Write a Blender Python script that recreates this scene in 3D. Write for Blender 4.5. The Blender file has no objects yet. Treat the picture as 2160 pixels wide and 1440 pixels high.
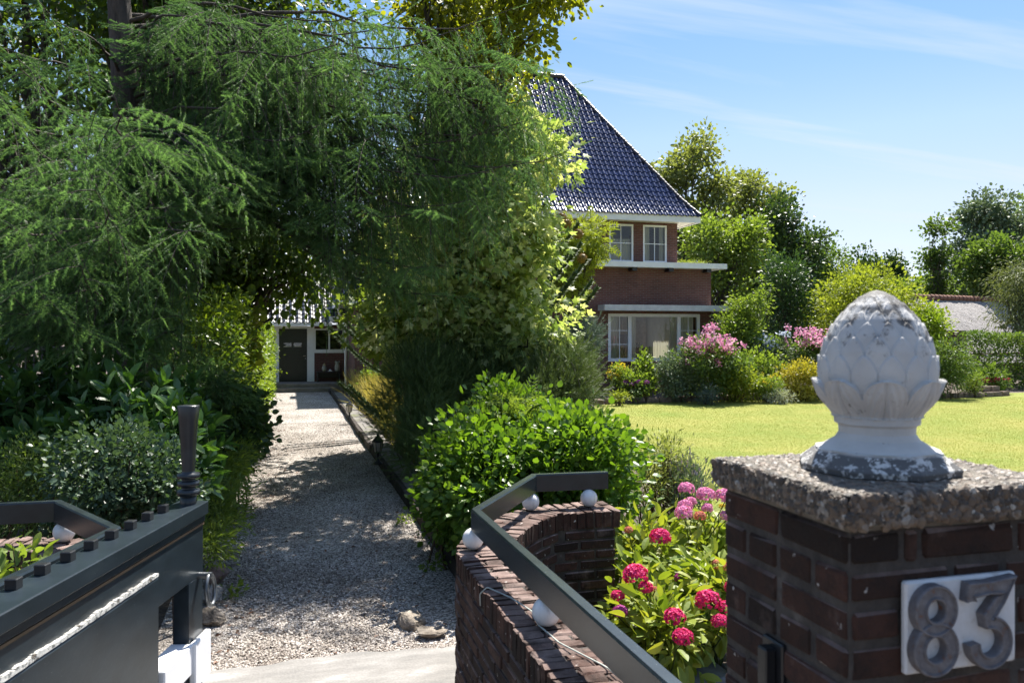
import bpy, math, random
import numpy as np
from mathutils import Vector, Matrix

# ---------------------------------------------------------------- camera, sky, sun, exposure
SC = bpy.context.scene
COL = SC.collection
H, F = 2.05, 1700.0                       # eye height (m), focal length in photo pixels (2160 wide)
YAW = math.atan(470 / F)                  # the drive runs along +Y; the camera looks 15 degrees right of it
S_, C_ = math.sin(YAW), math.cos(YAW)
HOR = 704.0
cam_d = bpy.data.cameras.new("camera")
cam = bpy.data.objects.new("camera", cam_d)
COL.objects.link(cam)
cam.location = (0, 0, H)
cam.rotation_euler = (math.radians(90), 0, -YAW)
cam_d.sensor_width = 36.0
cam_d.lens = F / 2160 * 36
cam_d.shift_y = -(720 - HOR) / 2160
cam_d.clip_start = 0.05
cam_d.clip_end = 3000
cam_d.dof.use_dof = True
cam_d.dof.focus_distance = 13.0
cam_d.dof.aperture_fstop = 7.0
SC.camera = cam

SUN_EL, SUN_AZ = math.radians(57), math.radians(38)    # azimuth measured from +Y towards +X
W = bpy.data.worlds.new("World")
SC.world = W
W.use_nodes = True
nt = W.node_tree
for n in list(nt.nodes):
    nt.nodes.remove(n)
def wn(t, **k):
    n = nt.nodes.new(t)
    for a, b in k.items():
        setattr(n, a, b)
    return n
w_out = wn("ShaderNodeOutputWorld")
w_bg = wn("ShaderNodeBackground")
SKY_STRENGTH = 0.15
w_bg.inputs["Strength"].default_value = SKY_STRENGTH
sky = wn("ShaderNodeTexSky", sky_type="NISHITA", sun_disc=False)
sky.sun_elevation = SUN_EL
sky.sun_rotation = SUN_AZ
sky.air_density = 0.75
sky.dust_density = 0.25
sky.ozone_density = 4.0
tc = wn("ShaderNodeTexCoord")
sep = wn("ShaderNodeSeparateXYZ")
nt.links.new(tc.outputs["Generated"], sep.inputs[0])
def wmath(op, a, b=None, c=None):
    n = wn("ShaderNodeMath", operation=op)
    for i, v in enumerate((a, b, c)):
        if v is None:
            continue
        if isinstance(v, (int, float)):
            n.inputs[i].default_value = v
        else:
            nt.links.new(v, n.inputs[i])
    return n.outputs[0]
zz = wmath("ADD", wmath("MAXIMUM", sep.outputs[2], 0.0), 0.12)
cx = wmath("DIVIDE", sep.outputs[0], zz)
cy = wmath("DIVIDE", sep.outputs[1], zz)
# thin streaks of cirrus: a stretched fractal noise on the cloud layer
cmb = wn("ShaderNodeCombineXYZ")
nt.links.new(cx, cmb.inputs[0]); nt.links.new(cy, cmb.inputs[1])
mp = wn("ShaderNodeMapping")
mp.inputs["Rotation"].default_value = (0, 0, math.radians(-24))
mp.inputs["Scale"].default_value = (0.42, 2.6, 1)
mp.inputs["Location"].default_value = (1.35, 0.55, 0)
nt.links.new(cmb.outputs[0], mp.inputs[0])
nz = wn("ShaderNodeTexNoise")
nz.inputs["Scale"].default_value = 1.0
nz.inputs["Detail"].default_value = 9
nz.inputs["Roughness"].default_value = 0.55
nz.inputs["Distortion"].default_value = 0.5
nt.links.new(mp.outputs[0], nz.inputs["Vector"])
cr = wn("ShaderNodeMapRange")
cr.inputs["From Min"].default_value = 0.54
cr.inputs["From Max"].default_value = 0.78
cr.inputs["To Max"].default_value = 0.75
nt.links.new(nz.outputs[0], cr.inputs[0])
# photo-like deeper blue overhead: multiply the physical sky by a slight tint
tint = wn("ShaderNodeMix", data_type="RGBA", blend_type="MULTIPLY")
tint.inputs[0].default_value = 1.0
nt.links.new(sky.outputs[0], tint.inputs[6])
tr_ = wn("ShaderNodeValToRGB")
_e = tr_.color_ramp.elements
_st = [(.0, (.33, .315, .385)), (.03, (.355, .33, .375)), (.075, (.465, .365, .32)), (.15, (.575, .44, .355)), (.23, (.57, .495, .39)), (.30, (.48, .485, .41)), (.36, (.44, .485, .44)), (.60, (.95, .88, .76)), (1, (1.15, .99, .84))]
while len(_e) < len(_st): _e.new(.5)
for el_, (p_, c_) in zip(_e, _st):
    el_.position = p_; el_.color = (*c_, 1)
nt.links.new(sep.outputs[2], tr_.inputs[0])
nt.links.new(tr_.outputs[0], tint.inputs[7])
mx = wn("ShaderNodeMix", data_type="RGBA")
nt.links.new(cr.outputs[0], mx.inputs[0])
nt.links.new(tint.outputs[2], mx.inputs[6])
mx.inputs[7].default_value = (2.05, 2.25, 2.5, 1)
nt.links.new(mx.outputs[2], w_bg.inputs[0])
nt.links.new(w_bg.outputs[0], w_out.inputs[0])

sun_d = bpy.data.lights.new("sun", "SUN")
sun = bpy.data.objects.new("sun", sun_d)
COL.objects.link(sun)
sun_d.energy = 5.0
sun_d.angle = math.radians(0.53)
sun_d.color = (1.0, 0.95, 0.86)
sdir = Vector((math.sin(SUN_AZ) * math.cos(SUN_EL), math.cos(SUN_AZ) * math.cos(SUN_EL), math.sin(SUN_EL)))
sun.rotation_euler = (-sdir).to_track_quat("-Z", "Y").to_euler()
sun.location = (20, 30, 40)

SC.view_settings.view_transform = "Standard"
SC.view_settings.look = "None"
SC.view_settings.exposure = 1.45
SC.view_settings.gamma = 1.0
SC.view_settings.use_curve_mapping = False
SC.render.engine = "CYCLES"
cy_ = SC.cycles
cy_.max_bounces = 7
cy_.diffuse_bounces = 4
cy_.glossy_bounces = 3
cy_.transmission_bounces = 5
cy_.transparent_max_bounces = 8
cy_.use_denoising = True
cy_.use_adaptive_sampling = True
cy_.adaptive_threshold = 0.02
cy_.sample_clamp_indirect = 6.0

# ---------------------------------------------------------------- helpers
def at(px, y, d):
    """photo pixel + distance along the view -> world point (used to read positions off the photograph)"""
    lat = (px - 1080) / F * d
    return np.array([d * S_ + lat * C_, d * C_ - lat * S_, H + (HOR - y) / F * d])
def gnd(px, y, z=0.0):
    d = (H - z) * F / (y - HOR)
    return at(px, y, d)
ORG = {}
class Geo:
    def __init__(self):
        self.v, self.f, self.n = [], [], 0
    def add(self, V, Fc, mat=0, var=0.5, smooth=False):
        V = np.asarray(V, float).reshape(-1, 3)
        Fc = np.asarray(Fc, np.int64)
        if len(Fc) == 0:
            return
        va = np.full(len(Fc), var, float) if np.isscalar(var) else np.asarray(var, float)
        self.v.append(V)
        self.f.append((Fc + self.n, mat, va, smooth))
        self.n += len(V)
    def build(self, name, mats, parent=None, org=None):
        if not isinstance(mats, (list, tuple)):
            mats = [mats]
        V = np.concatenate(self.v)
        o0 = ORG[parent.name] if parent is not None else np.array(org if org is not None else (0, 0, 0), float)
        V = V - o0
        me = bpy.data.meshes.new(name)
        me.vertices.add(len(V))
        me.vertices.foreach_set("co", V.astype(np.float32).ravel())
        idx = np.concatenate([f.ravel() for f, *_ in self.f])
        tot = np.concatenate([np.full(len(f), f.shape[1]) for f, *_ in self.f])
        me.loops.add(len(idx))
        me.loops.foreach_set("vertex_index", idx.astype(np.int32))
        me.polygons.add(len(tot))
        me.polygons.foreach_set("loop_start", np.concatenate([[0], np.cumsum(tot)[:-1]]).astype(np.int32))
        me.polygons.foreach_set("material_index", np.concatenate([np.full(len(f), m) for f, m, *_ in self.f]).astype(np.int32))
        me.polygons.foreach_set("use_smooth", np.concatenate([np.full(len(f), s) for f, m, v, s in self.f]).astype(bool))
        a = me.attributes.new("var", "FLOAT", "FACE")
        a.data.foreach_set("value", np.concatenate([v for f, m, v, s in self.f]).astype(np.float32))
        for m in mats:
            me.materials.append(m)
        me.update(calc_edges=True)
        ob = bpy.data.objects.new(name, me)
        COL.objects.link(ob)
        if parent is not None:
            ob.parent = parent
        else:
            ob.location = o0
        ORG[ob.name] = o0
        return ob
    # ---- shapes
    def box(self, c, s, mat=0, var=0.5, bev=0.0, ax=None, jit=0.0, rng=None, smooth=False):
        """box centre c, full size s; ax = 3x3 rows of axis vectors; bev = chamfer"""
        hx, hy, hz = np.array(s, float) / 2
        if bev <= 0:
            T = np.array([[x, y, z] for x in (-hx, hx) for y in (-hy, hy) for z in (-hz, hz)])
            fc = [[0, 1, 3, 2], [4, 6, 7, 5], [0, 4, 5, 1], [2, 3, 7, 6], [0, 2, 6, 4], [1, 5, 7, 3]]
            q, t = np.array(fc), None
        else:
            b = min(bev, hx * .9, hy * .9, hz * .9)
            T, key = [], {}
            for sx in (-1, 1):
                for sy in (-1, 1):
                    for sz in (-1, 1):
                        for k in range(3):
                            p = [sx * (hx - b), sy * (hy - b), sz * (hz - b)]
                            p[k] = (sx * hx, sy * hy, sz * hz)[k]
                            key[(sx, sy, sz, k)] = len(T)
                            T.append(p)
            q, t = [], []
            for k in range(3):
                i, j = (k + 1) % 3, (k + 2) % 3
                for s1 in (-1, 1):
                    r = []
                    for a, b2 in ((-1, -1), (1, -1), (1, 1), (-1, 1)):
                        sg = [0, 0, 0]; sg[k] = s1; sg[i] = a; sg[j] = b2
                        r.append(key[(*sg, k)])
                    q.append(r if s1 > 0 else r[::-1])
                for a in (-1, 1):
                    for b2 in (-1, 1):
                        s0 = [0, 0, 0]; s0[i] = a; s0[j] = b2; s0[k] = -1
                        s2 = list(s0); s2[k] = 1
                        r = [key[(*s0, i)], key[(*s2, i)], key[(*s2, j)], key[(*s0, j)]]
                        q.append(r if a * b2 < 0 else r[::-1])
            for sx in (-1, 1):
                for sy in (-1, 1):
                    for sz in (-1, 1):
                        r = [key[(sx, sy, sz, k)] for k in range(3)]
                        t.append(r if sx * sy * sz > 0 else r[::-1])
            T = np.array(T); q = np.array(q); t = np.array(t)
        if jit and rng is not None:
            T = T + rng.normal(0, jit, T.shape)
        A = np.eye(3) if ax is None else np.asarray(ax, float)
        V = np.array(c, float) + T @ A
        self.add(V, q, mat, var, smooth)
        if t is not None:
            self.n -= len(V); self.v.pop()
            self.add(V, t, mat, var, smooth)
    def bx(self, x0, x1, y0, y1, z0, z1, mat=0, var=0.5, bev=0.0):
        self.box(((x0 + x1) / 2, (y0 + y1) / 2, (z0 + z1) / 2), (abs(x1 - x0), abs(y1 - y0), abs(z1 - z0)), mat, var, bev)
    def tube(self, P, R, n=6, mat=0, var=0.5, caps=True, smooth=True):
        P = np.asarray(P, float)
        m = len(P)
        R = np.full(m, R, float) if np.isscalar(R) else np.asarray(R, float)
        Tn = np.gradient(P, axis=0)
        Tn /= np.linalg.norm(Tn, axis=1, keepdims=True) + 1e-9
        ref = np.array([0, 0, 1.0]) if abs(Tn[:, 2]).mean() < .8 else np.array([1.0, 0, 0])
        U = np.cross(Tn, ref); U /= np.linalg.norm(U, axis=1, keepdims=True) + 1e-9
        B = np.cross(Tn, U)
        th = np.linspace(0, 2 * math.pi, n, endpoint=False)
        V = P[:, None] + R[:, None, None] * (np.cos(th)[None, :, None] * U[:, None] + np.sin(th)[None, :, None] * B[:, None])
        i, j = np.meshgrid(np.arange(m - 1), np.arange(n), indexing="ij")
        k = (j + 1) % n
        q = np.stack([i * n + j, i * n + k, (i + 1) * n + k, (i + 1) * n + j], -1).reshape(-1, 4)
        self.add(V, q, mat, var, smooth)
        if caps:
            self.add(V[0], [list(range(n))[::-1]], mat, var); self.add(V[-1], [list(range(n))], mat, var)
    def lathe(self, c, prof, n=32, mat=0, var=0.5, smooth=True):
        prof = np.asarray(prof, float)
        th = np.linspace(0, 2 * math.pi, n, endpoint=False)
        V = np.stack([prof[:, 1][:, None] * np.cos(th), prof[:, 1][:, None] * np.sin(th), np.repeat(prof[:, 0][:, None], n, 1)], -1) + np.array(c)
        m = len(prof)
        i, j = np.meshgrid(np.arange(m - 1), np.arange(n), indexing="ij")
        k = (j + 1) % n
        self.add(V, np.stack([i * n + j, i * n + k, (i + 1) * n + k, (i + 1) * n + j], -1).reshape(-1, 4), mat, var, smooth)
    def prism(self, poly, z0, z1, mat=0, var=0.5):
        """upright prism over a plan polygon (counter-clockwise)"""
        n = len(poly)
        V = [(x, y, z0) for x, y in poly] + [(x, y, z1) for x, y in poly]
        self.add(V, [[i, (i + 1) % n, n + (i + 1) % n, n + i] for i in range(n)], mat, var)
        self.add(V, [list(range(n))[::-1]], mat, var); self.add(V, [[n + i for i in range(n)]], mat, var)
    def leaves(self, T, P, D, N, S, mat=0, var=None):
        """copies of a small template (verts, faces) at P, axis D, normal N, size S"""
        Tv, Tf = T
        P = np.asarray(P, float)
        m, k = len(P), len(Tv)
        if m == 0:
            return
        S = np.full(m, S, float) if np.isscalar(S) else np.asarray(S, float)
        D = D / (np.linalg.norm(D, axis=1, keepdims=True) + 1e-9)
        X = np.cross(D, N); X /= np.linalg.norm(X, axis=1, keepdims=True) + 1e-9
        Z = np.cross(X, D)
        V = P[:, None] + S[:, None, None] * (Tv[None, :, 0:1] * X[:, None] + Tv[None, :, 1:2] * D[:, None] + Tv[None, :, 2:3] * Z[:, None])
        Fc = (Tf[None] + (np.arange(m) * k)[:, None, None]).reshape(-1, Tf.shape[1])
        va = np.repeat(np.random.rand(m) if var is None else var, len(Tf))
        self.add(V, Fc, mat, va)

def root(name, label, cat, loc, group=None):
    o = bpy.data.objects.new(name, None)
    COL.objects.link(o)
    o.empty_display_size = 0.2
    o.location = loc
    ORG[o.name] = np.array(loc, float)
    tag(o, label, cat, group)
    return o
def tag(o, label=None, cat=None, group=None, kind=None):
    if label: o["label"] = label
    if cat: o["category"] = cat
    if group: o["group"] = group
    if kind: o["kind"] = kind
    return o
def copy_tree(o, parent=None):
    c = o.copy(); COL.objects.link(c); c.parent = parent
    for ch in list(o.children):
        copy_tree(ch, c)
    return c

# ---------------------------------------------------------------- materials
def new_mat(name):
    m = bpy.data.materials.new(name)
    m.use_nodes = True
    nt = m.node_tree
    b = nt.nodes["Principled BSDF"]
    return m, nt, b
def ramp(nt, src, stops, interp="LINEAR"):
    r = nt.nodes.new("ShaderNodeValToRGB")
    r.color_ramp.interpolation = interp
    e = r.color_ramp.elements
    while len(e) < len(stops):
        e.new(0.5)
    for el, (p, c) in zip(e, stops):
        el.position = p
        el.color = (*c[:3], 1)
    nt.links.new(src, r.inputs[0])
    return r.outputs[0]
def noise(nt, scale, detail=4, rough=.55, vec=None, dist=0.0):
    n = nt.nodes.new("ShaderNodeTexNoise")
    n.inputs["Scale"].default_value = scale
    n.inputs["Detail"].default_value = detail
    n.inputs["Roughness"].default_value = rough
    n.inputs["Distortion"].default_value = dist
    if vec is not None:
        nt.links.new(vec, n.inputs["Vector"])
    return n.outputs[0]
def pos(nt, scale=None):
    g = nt.nodes.new("ShaderNodeNewGeometry")
    if scale is None:
        return g.outputs["Position"]
    v = nt.nodes.new("ShaderNodeVectorMath"); v.operation = "MULTIPLY"
    nt.links.new(g.outputs["Position"], v.inputs[0])
    v.inputs[1].default_value = scale
    return v.outputs[0]
def bump(nt, b, src, strength, dist=0.01, prev=None):
    n = nt.nodes.new("ShaderNodeBump")
    n.inputs["Strength"].default_value = strength
    n.inputs["Distance"].default_value = dist
    nt.links.new(src, n.inputs["Height"])
    if prev is not None:
        nt.links.new(prev, n.inputs["Normal"])
    if b is not None:
        nt.links.new(n.outputs[0], b.inputs["Normal"])
    return n.outputs[0]
def mixc(nt, fac, a, b, blend="MIX"):
    n = nt.nodes.new("ShaderNodeMix"); n.data_type = "RGBA"; n.blend_type = blend
    for i, v in ((0, fac), (6, a), (7, b)):
        if isinstance(v, (int, float)): n.inputs[i].default_value = v
        elif isinstance(v, tuple): n.inputs[i].default_value = (*v[:3], 1)
        else: nt.links.new(v, n.inputs[i])
    return n.outputs[2]
def math_(nt, op, a, b=0.0, clamp=False):
    n = nt.nodes.new("ShaderNodeMath"); n.operation = op; n.use_clamp = clamp
    for i, v in enumerate((a, b)):
        if isinstance(v, (int, float)): n.inputs[i].default_value = v
        else: nt.links.new(v, n.inputs[i])
    return n.outputs[0]
def attr(nt):
    a = nt.nodes.new("ShaderNodeAttribute"); a.attribute_name = "var"
    return a.outputs["Fac"]
def leaf_mat(name, c0, c1, tr=.4, tcol=None, rough=.5, spec=.35, c2=None):
    m, nt, b = new_mat(name)
    v = attr(nt)
    stops = [(0.0, c0), (1.0, c1)] if c2 is None else [(0.0, c0), (.5, c1), (1.0, c2)]
    c = ramp(nt, v, stops)
    nt.links.new(c, b.inputs["Base Color"])
    b.inputs["Roughness"].default_value = rough
    b.inputs["Specular IOR Level"].default_value = spec
    t = nt.nodes.new("ShaderNodeBsdfTranslucent")
    tc_ = mixc(nt, 1.0, c, tcol or (1.5, 1.5, .6), "MULTIPLY")
    nt.links.new(tc_, t.inputs[0])
    ms = nt.nodes.new("ShaderNodeMixShader")
    ms.inputs[0].default_value = tr
    nt.links.new(b.outputs[0], ms.inputs[1]); nt.links.new(t.outputs[0], ms.inputs[2])
    nt.links.new(ms.outputs[0], nt.nodes["Material Output"].inputs[0])
    return m
def plain(name, col, rough=.5, spec=.4, nscale=8, nvar=.15, bmp=.0, bscale=60, metal=0.0, bdist=.004):
    m, nt, b = new_mat(name)
    p = pos(nt)
    n = noise(nt, nscale, 5, .6, p)
    lo = tuple(x * (1 - nvar) for x in col); hi = tuple(min(1, x * (1 + nvar)) for x in col)
    nt.links.new(ramp(nt, n, [(.3, lo), (.7, hi)]), b.inputs["Base Color"])
    b.inputs["Roughness"].default_value = rough
    b.inputs["Specular IOR Level"].default_value = spec
    b.inputs["Metallic"].default_value = metal
    if bmp:
        bump(nt, b, noise(nt, bscale, 5, .6, p), bmp, bdist)
    return m
def bark_mat(name, c0, c1, scale=14):
    m, nt, b = new_mat(name)
    p = pos(nt, (1, 1, .25))
    n = noise(nt, scale, 6, .65, p)
    nt.links.new(ramp(nt, n, [(.3, c0), (.7, c1)]), b.inputs["Base Color"])
    b.inputs["Roughness"].default_value = .9
    bump(nt, b, n, 1.0, .05)
    return m
M = {}
M["white"] = plain("white_paint", (.80, .80, .82), .45, .4, 3, .06)
M["cream"] = plain("cream_paint", (.62, .58, .46), .5, .3, 3, .05)
M["bark"] = bark_mat("bark", (.025, .02, .016), (.10, .08, .065))
M["bark_grey"] = bark_mat("grey_bark", (.05, .045, .04), (.16, .14, .12), 9)
M["twig"] = plain("twig", (.09, .06, .04), .9, .1)
M["stem"] = plain("green_stem", (.07, .10, .03), .7, .2)
M["soil"] = plain("soil", (.085, .065, .05), .95, .1, 3, .5, .9, 25, bdist=.03)
M["black"] = plain("black_iron", (.012, .013, .015), .35, .5, 20, .3, .15, 200)
M["charcoal"] = plain("charcoal_paint", (.018, .022, .026), .3, .5, 12, .35, .08, 120)
M["interior"] = plain("interior_plaster", (.52, .45, .35), .9, .1)
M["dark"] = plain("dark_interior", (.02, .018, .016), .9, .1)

# leaf templates: x across, y along, z up
T_LEAF = (np.array([[0, 0, 0], [.28, .45, .07], [0, 1, -.04], [-.28, .45, .07]]), np.array([[0, 1, 2], [0, 2, 3]]))
T_ROUND = (np.array([[0, 0, 0], [.33, .25, .05], [.36, .62, .06], [0, 1, -.05], [-.36, .62, .06], [-.33, .25, .05], [0, .5, 0]]),
           np.array([[0, 1, 6], [1, 2, 6], [2, 3, 6], [3, 4, 6], [4, 5, 6], [5, 0, 6]]))
T_NARROW = (np.array([[0, 0, 0], [.13, .4, .03], [0, 1, -.06], [-.13, .4, .03]]), np.array([[0, 1, 2], [0, 2, 3]]))
def oval():
    ys = [0, .12, .32, .58, .82, 1]
    ws = [0, .12, .2, .22, .15, 0]
    V, Fc = [], []
    for y, w in zip(ys, ws):
        z = .05 - .16 * y * y
        V += [(-w, y, z + w * .35), (0, y, z), (w, y, z + w * .35)]
    for i in range(5):
        a = 3 * i
        Fc += [[a, a + 1, a + 4, a + 3], [a + 1, a + 2, a + 5, a + 4]]
    return np.array(V), np.array(Fc)
T_OVAL = oval()
def lobed(n=5):
    pts = []
    angs = [-115, -80, -52, -28, 0, 28, 52, 80, 115]
    rad = [.42, .28, .62, .36, .78, .36, .62, .28, .42]
    for a, r in zip(angs, rad):
        pts.append((r * math.sin(math.radians(a)), .22 + r * math.cos(math.radians(a)), .10 * (r - .4) * -1))
    V = [(0, 0, 0), (0, .25, .05)] + pts
    Fc = [[1, i + 3, i + 2] for i in range(len(pts) - 1)] + [[1, 2, 0], [1, 0, len(pts) + 1]]
    return np.array(V), np.array(Fc)
T_MAPLE = lobed()
def pinnate(k=5):
    V, Fc = [], []
    for i in range(k):
        y = .15 + .7 * i / (k - 1)
        L = .42 - .18 * i / (k - 1)
        for s in (-1, 1):
            b = len(V)
            V += [(0, y, 0), (s * L * .5, y + .02, .03), (s * L, y + .2, -.05), (s * L * .4, y + .14, .02)]
            Fc.append([b, b + 1, b + 2, b + 3] if s > 0 else [b, b + 3, b + 2, b + 1])
    b = len(V)
    V += [(0, .85, 0), (.08, .95, .02), (0, 1.15, -.03), (-.08, .95, .02)]
    Fc.append([b, b + 1, b + 2, b + 3])
    return np.array(V), np.array(Fc)
T_PINNATE = pinnate()
def brush(n, L, ang, w, seed, r0=.0, flat=0.0):
    """bottle-brush twig of thin needles along +y (unit length), used for larch and pine"""
    rg = np.random.default_rng(seed)
    V, Fc = [(0, 0, 0), (.008, .5, 0), (0, 1, 0), (-.008, .5, 0)], [[0, 1, 2], [0, 2, 3]]
    for i in range(n):
        y = rg.uniform(.02, 1.0)
        a = rg.uniform(0, 2 * math.pi)
        al = ang * rg.uniform(.75, 1.2)
        l = L * rg.uniform(.7, 1.1) * (1 - .35 * max(0, y - .7) / .3)
        d = np.array([math.cos(a) * math.sin(al), math.cos(al), math.sin(a) * math.sin(al) * (1 - flat)])
        t = np.array([-math.sin(a), 0, math.cos(a)]) * w
        p = np.array([0, y, 0])
        b = len(V)
        V += [tuple(p - t), tuple(p + t), tuple(p + d * l)]
        Fc.append([b, b + 1, b + 2])
    return np.array(V, float), np.array(Fc)
T_LARCH = [brush(50, .21, .9, .019, s) for s in range(2)] + [brush(84, .115, .9, .0098, 5 + s) for s in range(2)]
T_PINE = [brush(44, .42, .62, .011, 10 + s) for s in range(3)]
T_FAR = (np.array([[-.5, 0, 0], [.5, .1, .1], [.4, 1, 0], [-.35, .9, -.1]]), np.array([[0, 1, 2, 3]]))

def unit(v):
    return v / (np.linalg.norm(v, axis=-1, keepdims=True) + 1e-9)
VF, VR, VU = np.array([S_, C_, 0.]), np.array([C_, -S_, 0.]), np.array([0, 0, 1.])
def ell(x0, x1, y0, y1, d, dep):
    """ellipsoid from the box it fills in the photograph and its distance and depth in metres"""
    return (at((x0 + x1) / 2, (y0 + y1) / 2, d), (x1 - x0) / 2 * d / F, dep / 2, (y1 - y0) / 2 * d / F)
def sample_ells(rng, ells, n, bias):
    vol = np.array([a * b * c for _, a, b, c in ells]); vol = vol ** .8 / (vol ** .8).sum()
    k = rng.choice(len(ells), n, p=vol)
    u = unit(rng.normal(size=(n, 3)))
    r = rng.random(n) ** bias
    f1, f2 = rng.normal(size=(len(ells), 3)) * 2.6, rng.normal(size=(len(ells), 3)) * 4.5      # lumpy outline, different for every mass
    r = r * (1 + .17 * np.sin((u * f1[k]).sum(1) + k * 1.7) + .12 * np.sin((u * f2[k]).sum(1) + k * .9))
    C = np.array([e[0] for e in ells])[k]
    A = np.array([[e[1], e[2], e[3]] for e in ells])[k] * u * r[:, None]
    P = C + A[:, 0:1] * VR + A[:, 1:2] * VF + A[:, 2:3] * VU
    out = unit((u[:, 0] / np.array([e[1] for e in ells])[k])[:, None] * VR + (u[:, 1] / np.array([e[2] for e in ells])[k])[:, None] * VF
               + (u[:, 2] / np.array([e[3] for e in ells])[k])[:, None] * VU)
    return P, out
def foliage(G, rng, ells, ncl, per, clr, leaf, T, bias=.45, up=.35, droop=0.0, outw=.8, flat=.8, mat=0, zmin=.03, szvar=.5):
    """leaf clumps through the ellipsoids; returns the clump centres"""
    C, O = sample_ells(rng, ells, ncl, bias)
    ok = C[:, 2] > zmin
    C, O = C[ok], O[ok]
    n = len(C)
    cv = rng.random(n)
    k = np.repeat(np.arange(n), per)
    off = rng.normal(size=(len(k), 3)) * clr * np.array([1, 1, flat])
    P = C[k] + off
    P[:, 2] = np.maximum(P[:, 2], zmin)
    D = unit(O[k] * outw + unit(off) * .9 + rng.normal(size=P.shape) * .5 - np.array([0, 0, droop]))
    N = unit(np.array([0, 0, up + .01]) + O[k] * .35 + rng.normal(size=P.shape) * .55)
    S = leaf * (1 + szvar * rng.uniform(-1, 1, len(k)))
    var = np.clip(.55 * cv[k] + .45 * rng.random(len(k)), 0, 1)
    if isinstance(T, list):
        sel = rng.integers(0, len(T), len(k))
        for i, t in enumerate(T):
            m = sel == i
            G.leaves(t, P[m], D[m], N[m], S[m], mat, var[m])
    else:
        G.leaves(T, P, D, N, S, mat, var)
    return C
def limb(G, rng, a, b, r0, r1, sag=0.0, n=7, wob=.04, sides=5):
    t = np.linspace(0, 1, n)[:, None]
    L = np.linalg.norm(b - a)
    P = a + (b - a) * t
    P[:, 2] -= (sag * np.sin(math.pi * t[:, 0])) * L
    P[1:-1] += rng.normal(size=(n - 2, 3)) * wob * L
    G.tube(P, np.linspace(r0, r1, n), sides)
    return P
def tree(name, label, cat, base, trunk_r, ells, ncl, per, clr, leaf, lm, T=T_LEAF, bark="bark", seed=1, group=None, nlimb=40,
         fork=.35, crown="crown", lean=(0, 0), **kw):
    rng = np.random.default_rng(seed)
    base = np.array(base, float)
    r = root(name, label, cat, base, group)
    G = Geo()
    C = foliage(G, rng, ells, ncl, per, clr, leaf, T, **kw)
    G.build(crown, lm, r)
    K = Geo()
    zt = max(C[:, 2]); cc = C.mean(0)
    top = np.array([cc[0] + lean[0], cc[1] + lean[1], base[2] + (zt - base[2]) * .8])
    t = np.linspace(0, 1, 10)[:, None]
    bend = base + (top - base) * t
    bend[:, :2] += rng.normal(size=(10, 2)) * trunk_r * .5 * np.sin(t * math.pi)
    rad = trunk_r * (1 - .8 * t[:, 0]); rad[0] *= 1.35
    K.tube(bend, rad, 9)
    for c in C[rng.permutation(len(C))[:nlimb]]:
        h = np.clip((c[2] - base[2]) / max(zt - base[2], .1) * .75 - .08 * rng.random(), fork, .95)
        i = h * 9
        a = bend[int(i)] + (bend[min(int(i) + 1, 9)] - bend[int(i)]) * (i - int(i))
        limb(K, rng, a, c, trunk_r * (1 - .8 * h) * .5, .012 * trunk_r / .2, -.06)
    K.build("trunk", M[bark], r)
    return r
def shrub(name, label, cat, ells, ncl, per, clr, leaf, lm, T=T_LEAF, seed=1, group=None, nstem=14, stem="twig", part="foliage", base=None,
          sr=.012, **kw):
    rng = np.random.default_rng(seed)
    if base is None:
        base = np.array(ells[0][0]); base[2] = 0
    base = np.array(base, float)
    r = root(name, label, cat, base, group)
    G = Geo()
    C = foliage(G, rng, ells, ncl, per, clr, leaf, T, **kw)
    G.build(part, lm, r)
    if nstem:
        K = Geo()
        for c in C[rng.permutation(len(C))[:nstem]]:
            a = base + np.array([rng.normal() * .08, rng.normal() * .08, 0]); a[:2] += (c[:2] - base[:2]) * .45
            limb(K, rng, a, c, sr, sr * .3, -.05, 6, .03, 4)
        K.build("stem", M[stem], r)
    return r, C, rng
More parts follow.
